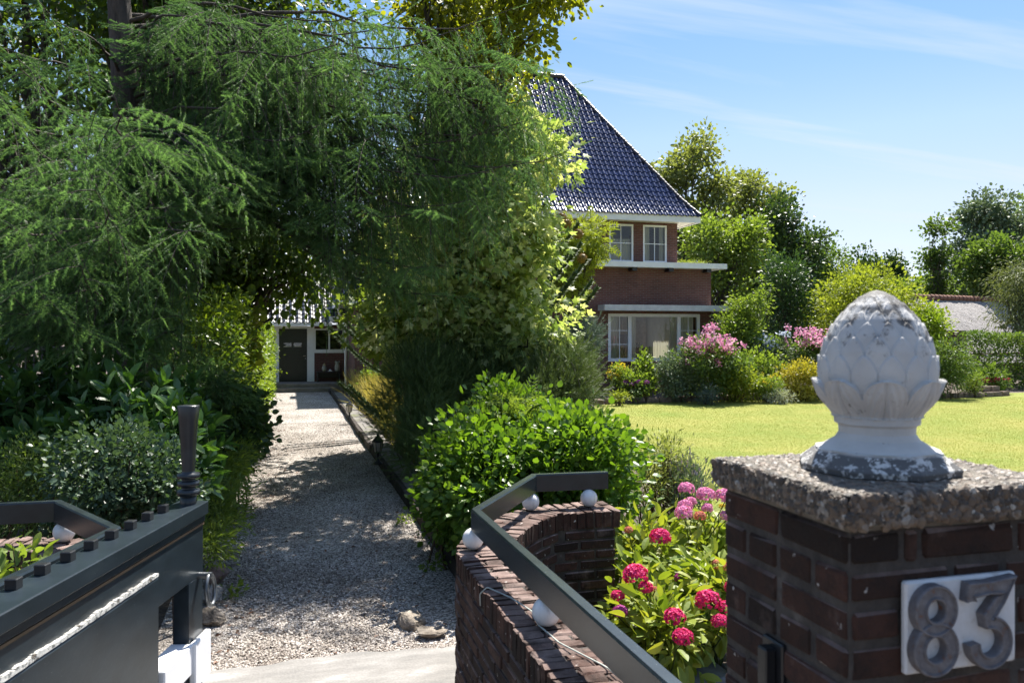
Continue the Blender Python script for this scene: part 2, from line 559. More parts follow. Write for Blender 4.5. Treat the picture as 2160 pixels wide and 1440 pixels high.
# ---------------------------------------------------------------- brick of the house (pattern in the wall's own metres)
def brick_shader(name, c_a, c_b, mortar, bw=.215, rh=.0625, ms=.010):
    m, nt, b = new_mat(name)
    g = nt.nodes.new("ShaderNodeNewGeometry")
    sp = nt.nodes.new("ShaderNodeSeparateXYZ"); nt.links.new(g.outputs["Position"], sp.inputs[0])
    sn = nt.nodes.new("ShaderNodeSeparateXYZ"); nt.links.new(g.outputs["True Normal"], sn.inputs[0])
    fx = math_(nt, "GREATER_THAN", math_(nt, "ABSOLUTE", sn.outputs[0]), .7)
    u = math_(nt, "ADD", math_(nt, "MULTIPLY", sp.outputs[1], fx), math_(nt, "MULTIPLY", sp.outputs[0], math_(nt, "SUBTRACT", 1.0, fx)))
    cb = nt.nodes.new("ShaderNodeCombineXYZ"); nt.links.new(u, cb.inputs[0]); nt.links.new(sp.outputs[2], cb.inputs[1])
    br = nt.nodes.new("ShaderNodeTexBrick")
    br.inputs["Scale"].default_value = 1
    br.inputs["Brick Width"].default_value = bw
    br.inputs["Row Height"].default_value = rh
    br.inputs["Mortar Size"].default_value = ms
    br.inputs["Mortar Smooth"].default_value = .2
    br.inputs["Bias"].default_value = -.1
    br.inputs["Color1"].default_value = (*c_a, 1)
    br.inputs["Color2"].default_value = (*c_b, 1)
    br.inputs["Mortar"].default_value = (*mortar, 1)
    nt.links.new(cb.outputs[0], br.inputs["Vector"])
    p = pos(nt)
    n1 = noise(nt, .9, 5, .6, p)
    c = mixc(nt, 1.0, br.outputs[0], ramp(nt, n1, [(.3, (.72, .72, .74)), (.7, (1.2, 1.15, 1.12))]), "MULTIPLY")
    n2 = noise(nt, 5.5, 6, .7, pos(nt, (1, 1, 2.2)))
    c = mixc(nt, ramp(nt, n2, [(.6, (0, 0, 0)), (.78, (.35, .35, .35))]), c, (.34, .28, .26))
    nt.links.new(c, b.inputs["Base Color"])
    b.inputs["Roughness"].default_value = .85
    nb = bump(nt, None, noise(nt, 90, 4, .6, p), .3, .004)
    bump(nt, b, math_(nt, "SUBTRACT", 1.0, br.outputs["Fac"]), .8, .008, nb)
    return m
M["house_brick"] = brick_shader("maroon_house_brick", (.12, .040, .032), (.165, .064, .050), (.15, .115, .10))
M["tile"] = plain("glazed_blue_black_tile", (.012, .021, .070), .165, .42, 2.2, .45)
M["tile"].node_tree.nodes["Principled BSDF"].inputs["Coat Weight"].default_value = .0
M["tile"].node_tree.nodes["Principled BSDF"].inputs["Coat Roughness"].default_value = .1
M["ridge"] = plain("ridge_tile", (.045, .035, .04), .4, .5, 4, .3)
M["old_tile"] = plain("old_dark_tile", (.035, .035, .04), .3, .35, 6, .5)
M["zinc"] = plain("zinc", (.30, .31, .32), .4, .5, 4, .2)
M["curtain"] = leaf_mat("curtain_cloth", (.62, .57, .46), (.72, .68, .56), .35, (1, 1, .95), .9, .1)
M["step"] = plain("step_stone", (.22, .20, .18), .8, .2, 6, .25, .4, 60)
M["door"] = plain("dark_door_paint", (.010, .013, .016), .35, .5, 6, .2)
def glass_mat():
    m, nt, b = new_mat("window_glass")
    fr = nt.nodes.new("ShaderNodeFresnel"); fr.inputs[0].default_value = 1.45
    gl = nt.nodes.new("ShaderNodeBsdfGlossy"); gl.inputs["Roughness"].default_value = .01
    tr = nt.nodes.new("ShaderNodeBsdfTransparent"); tr.inputs[0].default_value = (.86, .9, .88, 1)
    ms = nt.nodes.new("ShaderNodeMixShader")
    f = math_(nt, "MULTIPLY_ADD", fr.outputs[0], 1.5)
    f.node.inputs[2].default_value = .03
    nt.links.new(f, ms.inputs[0]); nt.links.new(tr.outputs[0], ms.inputs[1]); nt.links.new(gl.outputs[0], ms.inputs[2])
    nt.links.new(ms.outputs[0], nt.nodes["Material Output"].inputs[0])
    return m
M["glass"] = glass_mat()

def wall_x(G, x0, x1, y0, y1, z0, z1, holes, mat=0):
    """wall running along X with rectangular holes (hx0,hx1,hz0,hz1), from y0 (front) to y1"""
    xs = sorted({x0, x1, *[h[0] for h in holes], *[h[1] for h in holes]})
    for a, b in zip(xs[:-1], xs[1:]):
        zs = [z0]
        for h in sorted([h for h in holes if h[0] < b - 1e-6 and h[1] > a + 1e-6], key=lambda h: h[2]):
            if h[2] > zs[-1]: G.bx(a, b, y0, y1, zs[-1], h[2], mat)
            zs.append(h[3])
        if zs[-1] < z1: G.bx(a, b, y0, y1, zs[-1], z1, mat)
def window(parent, x0, x1, z0, z1, y, name="window", lights=((0, 1, 2, 3),), fw=.065, curtain=(), depth=.09):
    """frame in a wall facing -Y; lights = list of (f0, f1, columns, rows) as fractions of the width"""
    G = Geo()
    G.bx(x0, x1, y - .012, y + depth, z0, z0 + fw, 0)
    G.bx(x0, x1, y - .012, y + depth, z1 - fw, z1, 0)
    G.bx(x0, x0 + fw, y - .010, y + depth, z0 + fw, z1 - fw, 0)
    G.bx(x1 - fw, x1, y - .010, y + depth, z0 + fw, z1 - fw, 0)
    X = lambda f: x0 + fw + (x1 - x0 - 2 * fw) * f
    za, zb = z0 + fw, z1 - fw
    Gp = Geo()
    for k, (f0, f1, nc, nr) in enumerate(lights):
        if f1 < 1: G.bx(X(f1) - fw * .6, X(f1) + fw * .6, y - .008, y + depth, za, zb, 0)
        a, b = X(f0) + (.04 if f0 > 0 else 0), X(f1) - (.04 if f1 < 1 else 0)
        for i in range(1, nc): G.bx(a + (b - a) * i / nc - .012, a + (b - a) * i / nc + .012, y + .02, y + .05, za, zb, 0)
        for j in range(1, nr): G.bx(a, b, y + .021, y + .049, za + (zb - za) * j / nr - .012, za + (zb - za) * j / nr + .012, 0)
        Gp.add([(a, y + .035, za), (b, y + .035, za), (b, y + .035, zb), (a, y + .035, zb)], [[0, 1, 2, 3]], 0)
    w = G.build(name, M["white"], parent)
    Gp.build("pane", M["glass"], w)
    for (ca, cb, ct) in curtain:
        Gc = Geo()
        a, b = X(ca), X(cb)
        n = max(8, int((b - a) / .018))
        xs = np.linspace(a, b, n)
        ys = y + .15 + .025 * np.sin(xs * 52) + .012 * np.sin(xs * 131)
        V = np.concatenate([np.stack([xs, ys, np.full(n, z0 - .02)], 1), np.stack([xs, ys, np.full(n, z0 + (z1 - z0) * ct)], 1)])
        i = np.arange(n - 1)
        Gc.add(V, np.stack([i, i + 1, n + i + 1, n + i], 1), 0, np.random.rand(n - 1), True)
        Gc.build("curtain", M["curtain"], w)
    return w
def tile_face(G, o, ux, up, prof, xl, xr, tw=.205, mat=0, rng=None, amp=.040, step=.032):
    """rows of S-shaped pantiles on a roof plane. o origin, ux along the eave, up = (run, rise) direction built from prof [(a, z)];
       xl(a), xr(a): limits along ux at plan distance a from the eave; normal offset makes each row lap the one below"""
    o, ux, up = np.array(o, float), np.array(ux, float), np.array(up, float)
    seg = 8
    for j in range(len(prof) - 1):
        (a0, z0), (a1, z1) = prof[j], prof[j + 1]
        L = math.hypot(a1 - a0, z1 - z0)
        nrm = -up * (z1 - z0) / L + np.array([0, 0, 1]) * (a1 - a0) / L
        k0, k1 = math.floor(xl(a0) / tw), math.ceil(xr(a0) / tw)
        for k in range(k0, k1):
            s = (np.arange(seg + 1) / seg) * tw * 1.04 + k * tw
            ph = (np.arange(seg + 1) / seg)
            hgt = amp * (np.sin(2 * math.pi * (ph - .05)) * .5 + .5 * np.sin(math.pi * ph)) 
            jit = rng.normal(0, .0022)
            rows = []
            am, zm = a0 + (a1 - a0) * .45, z0 + (z1 - z0) * .45
            for a, z, off in ((a0 - .03, z0 - .03 * (z1 - z0) / max(a1 - a0, .01), step + jit), (am, zm, step * .78 + jit), (a1, z1, 0.0)):
                ss = np.clip(s, xl(a), xr(a))
                rows.append(o + ss[:, None] * ux + a * up + np.array([0, 0, z]) + (hgt + off)[:, None] * nrm)
            if np.ptp(rows[0] @ ux) < .01: continue
            butt = rows[0] - nrm * step * 1.1
            V = np.concatenate(rows)
            V0 = np.concatenate([butt, rows[0]])
            i = np.arange(seg); n = seg + 1
            va = rng.random()
            q_ = np.stack([i, i + 1, n + i + 1, n + i], 1)
            G.add(V, np.concatenate([q_, q_ + n]), mat, va, True); G.add(V0, q_, mat, va)
def cap_row(G, a, b, r=.085, L=.3, mat=0, rng=None):
    a, b = np.array(a, float), np.array(b, float)
    n = max(2, int(np.linalg.norm(b - a) / L))
    d = (b - a) / n
    for i in range(n):
        p0, p1 = a + d * i, a + d * (i + 1.08)
        G.tube(np.array([p0, (p0 + p1) / 2, p1]) + rng.normal(0, .004, 3), [r * 1.12, r * 1.02, r * .9], 10, mat, rng.random())

HRNG = np.random.default_rng(5)
HO = np.array([2.0, 26.4, 0.0])
house = root("villa", "dark brick villa with a steep blue-black tiled hip roof and white eaves", "house", tuple(HO))
YU, YL = 26.4, 26.15           # upper wall face and the slightly projecting ground floor
XR = 13.48                     # right corner of the upper storey
XL = 3.3
LX0, LX1 = 8.9, 14.69          # ground floor bay
EZ = 6.22
# --- walls
ups = [(XR - 2.64 - 1.30 * k, XR - 1.70 - 1.30 * k, 4.59, 5.93) for k in range(0, 5)] + [(12.14, 13.07, 4.59, 5.93)]
ups[0] = (10.84, 11.78, 4.59, 5.93)
ups = [(12.14 - 1.30 * k, 13.07 - 1.30 * k, 4.59, 5.93) for k in range(6)]
G = Geo()
wall_x(G, XL, XR, YU, YU + .28, 4.40, 6.02, ups)
wall_x(G, XL, LX0, YU + .02, YU + .28, 0, 4.40, [])
LW = (10.70, 14.25, 1.09, 2.76)
wall_x(G, LX0, LX1, YL, YL + .28, 0, 4.36, [LW])
G.bx(LX1 - .28, LX1, YL + .28, 27.3, 0, 4.36); G.bx(LX1 - .28, LX1, 30.6, 33.0, 0, 4.36); G.bx(LX1 - .28, LX1, 27.3, 30.6, 0, .8); G.bx(LX1 - .28, LX1, 27.3, 30.6, 2.8, 4.36)  # right wall, with a gap left for the added side window
G.bx(LX0, LX0 + .25, YL + .28, YU + .02, 0, 4.36)
G.bx(XR - .28, XR, YU + .28, 35.0, 4.40, 6.02)
G.bx(XL, XL + .28, YU + .28, 35.0, 0, 6.02)
G.bx(XL + .28, XR - .28, 34.7, 35.0, 0, 6.02)
G.build("wall", M["house_brick"], house)
# --- inner rooms
G = Geo(); G.bx(LX1 - .2, LX1 - .12, 27.3, 27.4, .8, 2.8); G.bx(LX1 - .2, LX1 - .12, 30.5, 30.6, .8, 2.8); G.bx(LX1 - .2, LX1 - .12, 28.9, 29.0, .8, 2.8); G.bx(LX1 - .2, LX1 - .12, 27.4, 30.5, .8, .88); G.bx(LX1 - .2, LX1 - .12, 27.4, 30.5, 2.72, 2.8); G.build('window', M['white'], house)  # unseen side window, added to let sunlight into the bay room
G = Geo()
G.bx(LX0 + .3, LX1 - .3, 31.0, 31.1, .3, 2.95, 0)
G.bx(LX0 + .3, LX1 - .3, YL + .3, 31.0, .28, .32, 0)
G.bx(LX0 + .3, LX1 - .3, YL + .3, 31.0, 2.95, 3.0, 0)
G.bx(LX0 + .3, LX0 + .4, YL + .3, 31.0, .32, 2.95, 0)
G.bx(XL + .3, XR - .3, 30.0, 30.1, 4.38, 6.0, 0)
G.bx(XL + .3, XR - .3, YU + .3, 30.0, 4.34, 4.385, 0)
G.bx(XL + .3, XR - .3, YU + .3, 30.0, 5.99, 6.02, 0)
G.build("room_lining", M["interior"], house)
for k, u in enumerate(ups):
    window(house, *u, YU + .02, lights=((0, 1, 2, 2),), curtain=((0.0, .98, .62), (0, .98, 1)) [0:1] if k == 1 else (((0, .32, 1), (.8, .99, 1)) if k == 0 else ((0, .4, 1), (.6, 1, 1))))
w = window(house, *LW, YL + .02, lights=((0, .215, 2, 3), (.215, .785, 1, 1), (.785, 1, 2, 3)), fw=.11,
           curtain=((0, .1, 1), (.235, .30, 1), (.70, .78, 1), (.80, .98, 1)))
G = Geo()
ys = np.linspace(27.2, 30.7, 120); xs = LX1 - .42 + .03 * np.sin(ys * 46)
V = np.concatenate([np.stack([xs, ys, np.full(120, .5)], 1), np.stack([xs, ys, np.full(120, 2.85)], 1)]); i = np.arange(119)
G.add(V, np.stack([i, i + 1, 121 + i, 120 + i], 1), 0, .8, True); G.build("curtain", M["curtain"], house)  # curtain added over the side window to diffuse the sunlight it lets in
# far curtain, sill, a lamp and a table seen through the big pane
G = Geo()
for a, b in ((11.9, 12.6), (13.0, 13.25)):
    xs = np.linspace(a, b, 40); ys = 30.8 + .04 * np.sin(xs * 40)
    V = np.concatenate([np.stack([xs, ys, np.full(40, .9)], 1), np.stack([xs, ys, np.full(40, 2.7)], 1)])
    i = np.arange(39)
    G.add(V, np.stack([i, i + 1, 41 + i, 40 + i], 1), 0, .8, True)
G.build("curtain", M["curtain"], house)
G = Geo()
G.bx(LW[0] - .05, LW[1] + .05, YL - .06, YL + .02, 1.035, 1.088, 0)
G.build("window_sill", plain("sill_brick", (.16, .055, .05), .6, .3), house)
# --- white trim: band, canopy, eaves
G = Geo(); G.bx(LX0 - .2, 15.10, YL - .42, YU - .003, 4.365, 4.55); G.bx(XR + .003, 15.10, YU - .003, 32.5, 4.365, 4.55); G.build("cornice_band", M["white"], house)
G = Geo(); G.bx(10.32, 15.15, YL - .62, YL - .002, 2.85, 3.05); G.build("window_canopy", plain("concrete_canopy", (.55, .55, .56), .7, .2, 5, .12), house)
for x in (11.55, 12.95, 14.42):
    G = Geo(); G.bx(x - .09, x + .09, YL - .36, YL - .002, 4.24, 4.362, bev=.01); G.build("bracket", M["black"], house)
EX0, EX1, EY0, EY1 = XL - .6, XR + .6, YU - .6, YU + 9.5
G = Geo()
G.bx(EX0, EX1, EY0, EY0 + .04, 5.985, EZ + .03); G.bx(EX1 - .04, EX1, EY0 + .04, EY1, 5.985, EZ + .03); G.bx(EX0, EX0 + .04, EY0 + .04, EY1, 5.985, EZ + .03)
G.bx(EX0, EX1, EY1, EY1 + .04, 5.985, EZ + .03)
G.build("fascia", M["white"], house)
G = Geo()
G.bx(EX0 + .04, EX1 - .04, EY0 + .04, YU, 6.02, 6.05); G.bx(XR, EX1 - .04, YU, EY1, 6.02, 6.05); G.bx(EX0 + .04, XL, YU, EY1, 6.02, 6.05)
G.build("soffit", M["cream"], house)
G = Geo(); G.bx(XL + .01, XR - .01, YU - .012, YU + .01, 5.86, 5.985)
# --- hip roof
prof = [(0, 0)]
while prof[-1][0] < 4.95:
    a = prof[-1][0]
    sl = .98 + .3 * min(1, a / .9)
    da = .27 / math.hypot(1, sl)
    prof.append((a + da, prof[-1][1] + da * sl))
AR, ZR = prof[-1]
RAT = 3.40 / AR                      # the hip ends are steeper than the long slopes
prof = [(a, z * 6.16 / ZR) for a, z in prof]; ZR = 6.16
profs = [(a * RAT, z) for a, z in prof]; AX = AR * RAT
G = Geo()
EYm = (EY0 + EY1) / 2
dep = EY1 - EY0
tile_face(G, (EX0, EY0, EZ), (1, 0, 0), (0, 1, 0), prof, lambda a: a * RAT, lambda a: EX1 - EX0 - a * RAT, rng=HRNG)
tile_face(G, (EX1, EY0, EZ), (0, 1, 0), (-1, 0, 0), profs, lambda a: a / RAT, lambda a: dep - a / RAT, rng=HRNG)
roof = G.build("roof", M["tile"], house)
G = Geo()     # the other two slopes and a closed underside
zt = EZ + ZR
c = [(EX0, EY0), (EX1, EY0), (EX1, EY1), (EX0, EY1)]
V = [(x, y, EZ - .02) for x, y in c] + [(EX0 + AX, EYm, zt - .03), (EX1 - AX, EYm, zt - .03)]
G.add(V, [[3, 0, 4]]); G.add(V, [[2, 3, 4, 5]]); G.add(V, [[0, 3, 2, 1]])
G.build("rear_slope", M["tile"], roof)
G = Geo()
pf = np.array(prof)
for sx, x0 in ((1, EX0), (-1, EX1)):
    P = [(x0 + sx * a * RAT, EY0 + a, EZ + z + .02) for a, z in prof]
    for p, q in zip(P[:-1], P[1:]): cap_row(G, p, q, .08, .34, 0, HRNG)
cap_row(G, (EX0 + AX, EY0 + AR, zt + .05), (EX1 - AX, EY0 + AR, zt + .05), .1, .32, 0, HRNG)
G.build("ridge_tiles", M["ridge"], roof)
# --- low left wing
WX0, WX1, WY0 = 2.04, 3.28, 26.5
G = Geo()
G.bx(WX0, WX1, WY0, WY0 + .25, 0, 3.05); G.bx(WX0, WX0 + .25, WY0 + .25, 30.78, 0, 3.05)
G.bx(WX1, XL + 1.2, WY0 + .3, WY0 + .5, 0, 3.05)
G.build("wing_wall", M["house_brick"], house)
prof2 = [(0, 0)]
while prof2[-1][0] < 2.0:
    a, z = prof2[-1]; prof2.append((a + .2, z + .2 * 1.05))
G = Geo()
tile_face(G, (WX0 - .45, WY0 - .45, 3.12), (1, 0, 0), (0, 1, 0), prof2, lambda a: a, lambda a: 3.0, rng=HRNG)
tile_face(G, (WX0 - .45, 31.4, 3.12), (0, -1, 0), (1, 0, 0), prof2, lambda a: 0, lambda a: 5.35 - a, rng=HRNG)
wr = G.build("wing_roof", M["tile"], house)
G = Geo()
cap_row(G, (WX0 - .45, WY0 - .45, 3.17), (WX0 - .45 + 2.0, WY0 - .45 + 2.0, 3.17 + 2.1), .09, .36, 0, HRNG)
G.build("ridge_tiles", M["tile"], wr)
G = Geo()
G.bx(WX0 - .5, XL + 1.2, WY0 - .5, WY0 - .46, 2.98, 3.12); G.bx(WX0 - .5, WX0 - .46, WY0 - .46, 31.4, 2.98, 3.12)
G.bx(WX0 - .46, XL + 1.2, WY0 - .46, WY0, 3.0, 3.03); G.bx(WX0 - .46, WX0, WY0, 31.4, 3.0, 3.03)
G.build("wing_eaves", M["white"], house)
G = Geo(); G.tube([(WX0 - .08, 29.6, 0.2), (WX0 - .08, 29.6, 2.4), (WX0 - .30, 29.5, 2.75), (WX0 - .35, 29.5, 2.98)], .045, 8)
G.build("downpipe", M["white"], house)
# chimney-like brick corner above the wing
G = Geo(); G.bx(2.35, 3.3, 29.2, 30.2, 3.0, 5.6); G.bx(2.3, 3.35, 29.15, 30.25, 5.6, 5.72)
G.build("chimney", M["house_brick"], house)
# --- entrance
EYF = 30.8
G = Geo()
door_h = (-.36, .64, .285, 2.24)
win_h = (.88, 1.98, 1.42, 2.24)
wall_x(G, -1.5, 2.02, EYF, EYF + .2, 0.0, 2.34, [door_h, win_h, (.64, .88, .285, 2.34)])
G.build("entrance_wall", M["house_brick"], house)
G = Geo()
G.bx(-.52, -.362, EYF - .03, EYF + .1, .285, 2.33); G.bx(.642, .90, EYF - .03, EYF + .1, .285, 2.33); G.bx(-.362, .642, EYF - .025, EYF + .1, 2.242, 2.33)
G.bx(.90, 2.0, EYF - .022, EYF + .05, 1.34, 1.419)
df = G.build("door_frame", M["white"], house)
G = Geo()
G.bx(-.36, .64, EYF + .03, EYF + .08, .287, 2.24)
for i in range(8): G.bx(-.24 + i * .095, -.24 + i * .095 + .082, EYF + .012, EYF + .03, .36, 1.46)
G.bx(-.36, -.27, EYF + .008, EYF + .03, .287, 2.24); G.bx(.55, .64, EYF + .008, EYF + .03, .287, 2.24)
door = G.build("front_door", M["door"], house)
G = Geo(); G.bx(-.2, .08, EYF + .02, EYF + .028, 1.60, 1.72); G.bx(.16, .44, EYF + .02, EYF + .028, 1.60, 1.72); G.build("door_pane", M["glass"], door)
G = Geo(); G.bx(-.2, .08, EYF - .0, EYF + .012, 1.575, 1.595); G.bx(.16, .44, EYF - .0, EYF + .012, 1.575, 1.595); G.build("door_sill", M["cream"], door)
G = Geo(); G.tube([(.58, EYF + .01, 1.24), (.58, EYF - .04, 1.24), (.50, EYF - .05, 1.24)], .012, 8); G.build("handle", plain("brass", (.6, .55, .45), .3, .5, metal=.8), door)
G = Geo(); G.tube([(.58, EYF + .02, 1.14), (.58, EYF - .01, 1.14)], .018, 8); G.build("lock", M["zinc"], door)
window(house, .90, 1.98, 1.42, 2.24, EYF + .0, lights=((0, .5, 1, 1), (.5, 1, 1, 1)), fw=.05)
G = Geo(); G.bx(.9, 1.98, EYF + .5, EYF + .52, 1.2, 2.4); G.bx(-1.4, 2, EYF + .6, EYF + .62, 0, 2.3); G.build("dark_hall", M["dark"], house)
G = Geo(); G.bx(-1.6, 1.52, EYF - .52, EYF - .46, 2.34, 2.46); G.bx(-1.6, 1.52, EYF - .46, EYF, 2.36, 2.39); G.build("entrance_fascia", M["white"], house)
prof3 = [(0, 0)]
while prof3[-1][0] < 4.2:
    a, z = prof3[-1]; prof3.append((a + .25, z + .25 * .62))
G = Geo(); tile_face(G, (-1.6, EYF - .5, 2.47), (1, 0, 0), (0, 1, 0), prof3, lambda a: 0, lambda a: 4.6, rng=HRNG, tw=.23, amp=.045)
G.build("entrance_roof", M["old_tile"], house)
G = Geo(); G.bx(-1.2, 1.95, 29.55, EYF - .002, 0.0, .285, bev=.01); G.bx(-1.25, 1.6, 29.2, 29.549, 0, .15, bev=.01); G.build("doorstep", M["step"], house)
G = Geo(); G.bx(1.42, 1.98, 29.9, 30.3, 2.5, 2.68); G.build("gutter_box", M["white"], house)

# --- things by the door
bench = root("bench", "low black bench against the brick wall beside the front door", "bench", (1.42, 30.5, .285))
G = Geo(); G.bx(.96, 1.86, 30.42, 30.72, .62, .66, bev=.005); G.build("seat", M["black"], bench)
for x in (1.02, 1.80):
    G = Geo(); G.bx(x - .03, x + .03, 30.44, 30.70, .286, .62, bev=.004); G.build("leg", M["black"], bench)
G = Geo(); G.bx(.98, 1.84, 30.70, 30.72, .42, .60); G.build("stretcher", M["black"], bench)
M["stoneware"] = plain("grey_stoneware", (.33, .33, .29), .5, .4, 20, .25)
v = root("vase", "small grey lidded urn on the left end of the black bench", "vase", (1.25, 30.55, .66), "pots on the bench")
G = Geo(); G.lathe((1.25, 30.55, .66), [(0, .0), (.0, .05), (.06, .085), (.14, .09), (.2, .06), (.22, .05), (.225, .06)], 16); G.build("body", M["stoneware"], v)
G = Geo(); G.lathe((1.25, 30.55, .885), [(0, .062), (.02, .06), (.05, .025), (.07, .03), (.09, .0)], 12); G.build("lid", plain("ochre_glaze", (.35, .28, .12), .4, .5), v)
G = Geo(); G.lathe((1.72, 30.55, .66), [(0, 0), (0, .06), (.05, .095), (.15, .105), (.24, .085), (.27, .075), (.31, .06), (.33, .075), (.37, .05), (.36, .03)], 16)
G.add([(1.62, 30.55, .98), (1.70, 30.55, .98), (1.66, 30.55, 1.08), (1.82, 30.55, .98), (1.74, 30.55, .98), (1.79, 30.55, 1.08), (1.66, 30.58, .98), (1.78, 30.58, .98)], [[0, 1, 2], [0, 6, 2], [1, 6, 2], [3, 4, 5], [3, 7, 5], [4, 7, 5]])
tag(G.build("owl_figure", M["stoneware"], None, (1.72, 30.55, .66)), "grey stone owl figure on the right end of the black bench", "figure", "pots on the bench")
G = Geo(); G.bx(1.38, 1.54, 30.48, 30.62, .66, .69, bev=.01); G.lathe((1.46, 30.55, .69), [(0, .04), (.03, .045), (.05, .02), (.055, 0)], 12)
tag(G.build("small_dish", M["white"], None, (1.46, 30.55, .66)), "small white covered dish between urn and owl on the bench", "dish", "pots on the bench")
pp = root("potted_plant", "dark bushy plant in a white pot behind the big house window", "plant", (12.05, YL + .45, 1.05))
G = Geo(); G.lathe((12.05, YL + .45, 1.0), [(0, 0), (0, .09), (.2, .12), (.2, .1)], 14); G.build("pot", M["white"], pp)
G = Geo(); foliage(G, HRNG, [((12.05, YL + .45, 1.42), .24, .2, .24)], 40, 9, .06, .09, T_LEAF); G.build("foliage", leaf_mat("indoor_leaf", (.02, .05, .015), (.05, .10, .03)), pp)
lm = root("table_lamp", "dark-shaded lamp glimpsed inside the big house window", "lamp", (12.25, 28.3, .95))
G = Geo(); G.lathe((12.25, 28.3, .95), [(0, .0), (0, .1), (.03, .09), (.05, .02), (.75, .015)], 12); G.build("stem", M["black"], lm)
G = Geo(); G.lathe((12.25, 28.3, 1.6), [(0, .2), (.45, .17)], 16); G.build("lamp_shade", M["door"], lm)
tb = root("table", "white table glimpsed inside the big house window", "table", (13.0, 28.0, .32))
G = Geo(); G.bx(12.3, 13.6, 27.5, 28.5, .95, 1.0, bev=.01); G.build("tabletop", M["white"], tb)
for x in (12.4, 13.5):
    for y in (27.6, 28.4):
        G = Geo(); G.bx(x - .03, x + .03, y - .03, y + .03, .32, .95); G.build("leg", M["white"], tb)
# plants on the flat roof of the bay
shrub("roof_sedum", "low yellow-green sedum growing on the bay's flat roof edge", "plant", [((14.2, 26.9, 4.62), .9, .6, .14)], 70, 14, .06, .05,
      leaf_mat("sedum_leaf", (.10, .16, .03), (.28, .30, .06)), seed=6, nstem=0, base=(14.2, 26.9, 4.55), zmin=4.57)
# ---------------------------------------------------------------- ground, drive, paving, lawn
def poly_sheet(name, pts, z, mat, kind="structure"):
    G = Geo(); G.add([(x, y, z) for x, y in pts], [list(range(len(pts)))], 0)
    return tag(G.build(name, mat), kind=kind)
m, nt, b = new_mat("garden_soil")
p = pos(nt)
n1 = noise(nt, .25, 4, .6, p); n2 = noise(nt, 22, 6, .7, p)
c = ramp(nt, n2, [(.3, (.045, .035, .027)), (.6, (.11, .085, .065)), (.75, (.17, .14, .11))])
nt.links.new(c, b.inputs["Base Color"]); b.inputs["Roughness"].default_value = .95
bump(nt, b, n2, 1.0, .04)
M["garden_soil"] = m
poly_sheet("ground", [(-900, -60), (900, -60), (900, 1500), (-900, 1500)], 0.0, M["garden_soil"])
# gravel
m, nt, b = new_mat("shell_gravel")
p = pos(nt)
vo = nt.nodes.new("ShaderNodeTexVoronoi"); vo.inputs["Scale"].default_value = 62; nt.links.new(p, vo.inputs["Vector"])
sepc = nt.nodes.new("ShaderNodeSeparateColor"); nt.links.new(vo.outputs["Color"], sepc.inputs[0])
c = ramp(nt, sepc.outputs[0], [(0, (.085, .072, .063)), (.3, (.22, .195, .17)), (.6, (.42, .38, .345)), (1, (.70, .655, .61))])
n1 = noise(nt, .8, 5, .65, p)
c = mixc(nt, 1.0, c, ramp(nt, n1, [(.32, (.62, .58, .54)), (.62, (1.05, 1.05, 1.05))]), "MULTIPLY")
n3 = noise(nt, 5, 4, .7, p)
c = mixc(nt, ramp(nt, n3, [(.62, (0, 0, 0)), (.72, (.55, .55, .55))]), c, (.12, .09, .065))
nt.links.new(c, b.inputs["Base Color"]); b.inputs["Roughness"].default_value = .85
bump(nt, b, vo.outputs["Distance"], 1.0, -.02)
M["gravel"] = m
poly_sheet("gravel_drive", [(-.85, 5.0), (1.34, 5.0), (1.34, 29.4), (-1.2, 29.4)], .008, M["gravel"])
m, nt, b = new_mat("pebble")
c = ramp(nt, attr(nt), [(0, (.08, .065, .055)), (.20, (.20, .165, .145)), (.42, (.40, .355, .32)), (.75, (.62, .57, .525)), (1, (.82, .77, .72))])
n1 = noise(nt, .8, 5, .65, pos(nt))
c = mixc(nt, 1.0, c, ramp(nt, n1, [(.32, (.62, .58, .54)), (.62, (1.05, 1.05, 1.05))]), "MULTIPLY")
nt.links.new(c, b.inputs["Base Color"]); b.inputs["Roughness"].default_value = .8
M["pebble"] = m
rng = np.random.default_rng(11)
def octa(rg):
    V = np.array([[1, 0, 0], [-1, 0, 0], [0, 1, 0], [0, -1, 0], [0, 0, 1], [0, 0, -1.]]) * np.array([1, .75, .45])
    return V * rg.uniform(.75, 1.2, (6, 1)), np.array([[0, 2, 4], [2, 1, 4], [1, 3, 4], [3, 0, 4], [2, 0, 5], [1, 2, 5], [3, 1, 5], [0, 3, 5]])
def pebbles(G, P, S, rng, nvar=6):
    sel = rng.integers(0, nvar, len(P))
    for k in range(nvar):
        m_ = sel == k
        D = rng.normal(size=(m_.sum(), 3)) * np.array([1, 1, .25]); N = np.array([0, 0, 1]) + rng.normal(size=(m_.sum(), 3)) * .3
        G.leaves(octa(rng), P[m_], D, N, S[m_], 0, rng.random(m_.sum()))
n = 66000
yy = 5.15 + (rng.random(n) ** 1.6) * 14
P = np.stack([rng.uniform(-.72, 1.30, n), yy, np.full(n, .012)], 1)
P[:, 2] += .008 * np.sin(P[:, 0] * 3 + 1) * np.sin(P[:, 1] * 1.3)
G = Geo(); pebbles(G, P, .0058 + .0085 * rng.random(n) ** 2, rng)
tag(G.build("gravel", M["pebble"]), kind="stuff")
